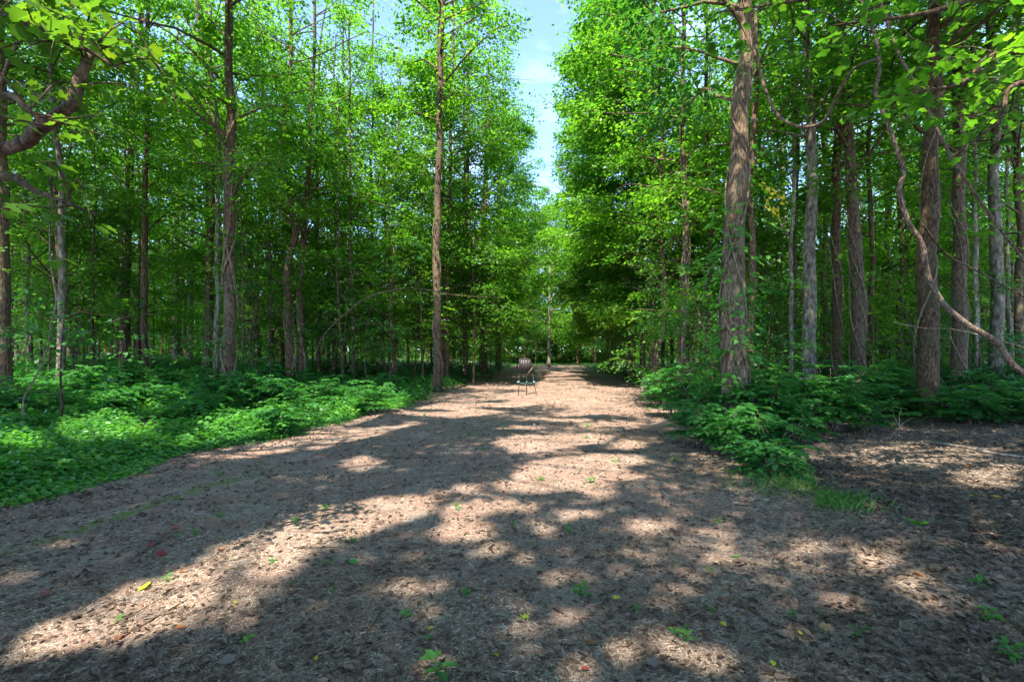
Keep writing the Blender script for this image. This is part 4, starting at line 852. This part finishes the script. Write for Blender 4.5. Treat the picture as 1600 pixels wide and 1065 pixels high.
    tag(link('fallen_leaf', make_mesh('fallen_leaf', V, F, LM[c]), loc=b), lab, 'leaf')

# ------------------------------------------------------------------ metal stand with hanging plate
M_IRON = simple('black_iron', (.03, .03, .032), .5, .6); M_RUST = simple('rusty_plate', (.030, .018, .014), .8, .1); M_CYAN = simple('pale_blue_plastic', (.20, .34, .38), .4); M_WHITE = simple('white_marks', (.25, .25, .28), .5)
D = 17.6; b = G(822.7, D); e = empty('metal_stand', b); tag(e, 'small black metal stand with a dark pointed plate, standing alone on the path', 'stand', None)
k = D/800
def sp(px, py, dy=0): return np.array([(px-822.7)*k, dy, CAM_H+(548-py)*k-b[2]])
def rod(name, pts, r0, mat, parent=e, sides=8):
    g_ = Geo(); tube(g_, pts, r0, sides); return link(name, g_.mesh(name, mat, False), parent)
rod('post', [(0, 0, -.1), sp(822.7, 571)], .013, M_IRON)
rod('leg', [sp(809.5, 619, -.12)*[1, 1, 0]+[0, 0, -.05], sp(811.5, 588, -.02)], .011, M_IRON)
rod('leg', [sp(838.5, 619, -.12)*[1, 1, 0]+[0, 0, -.05], sp(832, 583, -.02)], .011, M_IRON)
rod('crossbar', [sp(807, 597.5, -.03), sp(822, 599, -.03), sp(839, 597.5, -.03)], .012, simple('green_bar', (.05, .12, .10), .5))
for qx, s_ in ((810, .034), (834.5, .034), (823, .02)):
    g_ = Geo(); c = sp(qx, 596.5, -.06); tube(g_, [c+[-s_*1.3, 0, .0], c+[-s_*.4, 0, .012], c+[s_*.5, 0, -.006], c+[s_*1.3, 0, .01]], [s_*.35, s_*.8, s_*.7, s_*.3], 10, .1, 4)
    link('clip', g_.mesh('clip', M_CYAN, True), e)
g_ = Geo(); out_ = [(811, 560), (829, 561), (832, 574), (824, 584), (811, 574)]
f_ = [sp(x_, y_, -.03) for x_, y_ in out_]; bk = [q+[0, .012, 0] for q in f_]; m_ = len(f_)
g_.add(f_+bk, [list(range(m_))[::-1]]); g_.F.setdefault(5, []).append(np.array([[m_+q for q in range(m_)]]))
g_.F.setdefault(4, []).append(np.array([[q, (q+1) % m_, m_+(q+1) % m_, m_+q] for q in range(m_)]))
plate = link('plate', g_.mesh('plate', M_RUST), e)
rod('lit_edge', [sp(832, 574, -.045), sp(824, 584, -.045)], .012, simple('lit_edge_tone', (.22, .13, .09), .7), plate)  # lighter rod paints in the sunlight on the plate's lower right edge
g_ = Geo()
for st_ in ([(813.5, 569), (815, 563)], [(815, 563), (816.2, 569)], [(818, 562.5), (818, 567.5), (819, 569), (820.4, 568.5), (821, 562.5)], [(822.6, 563), (822.6, 570)], [(822.6, 563), (824.6, 563)], [(826, 569), (826.5, 562.5)]):
    tube(g_, [sp(x_, y_, -.034) for x_, y_ in st_], .006, 5)
link('marks', g_.mesh('marks', M_WHITE), plate)
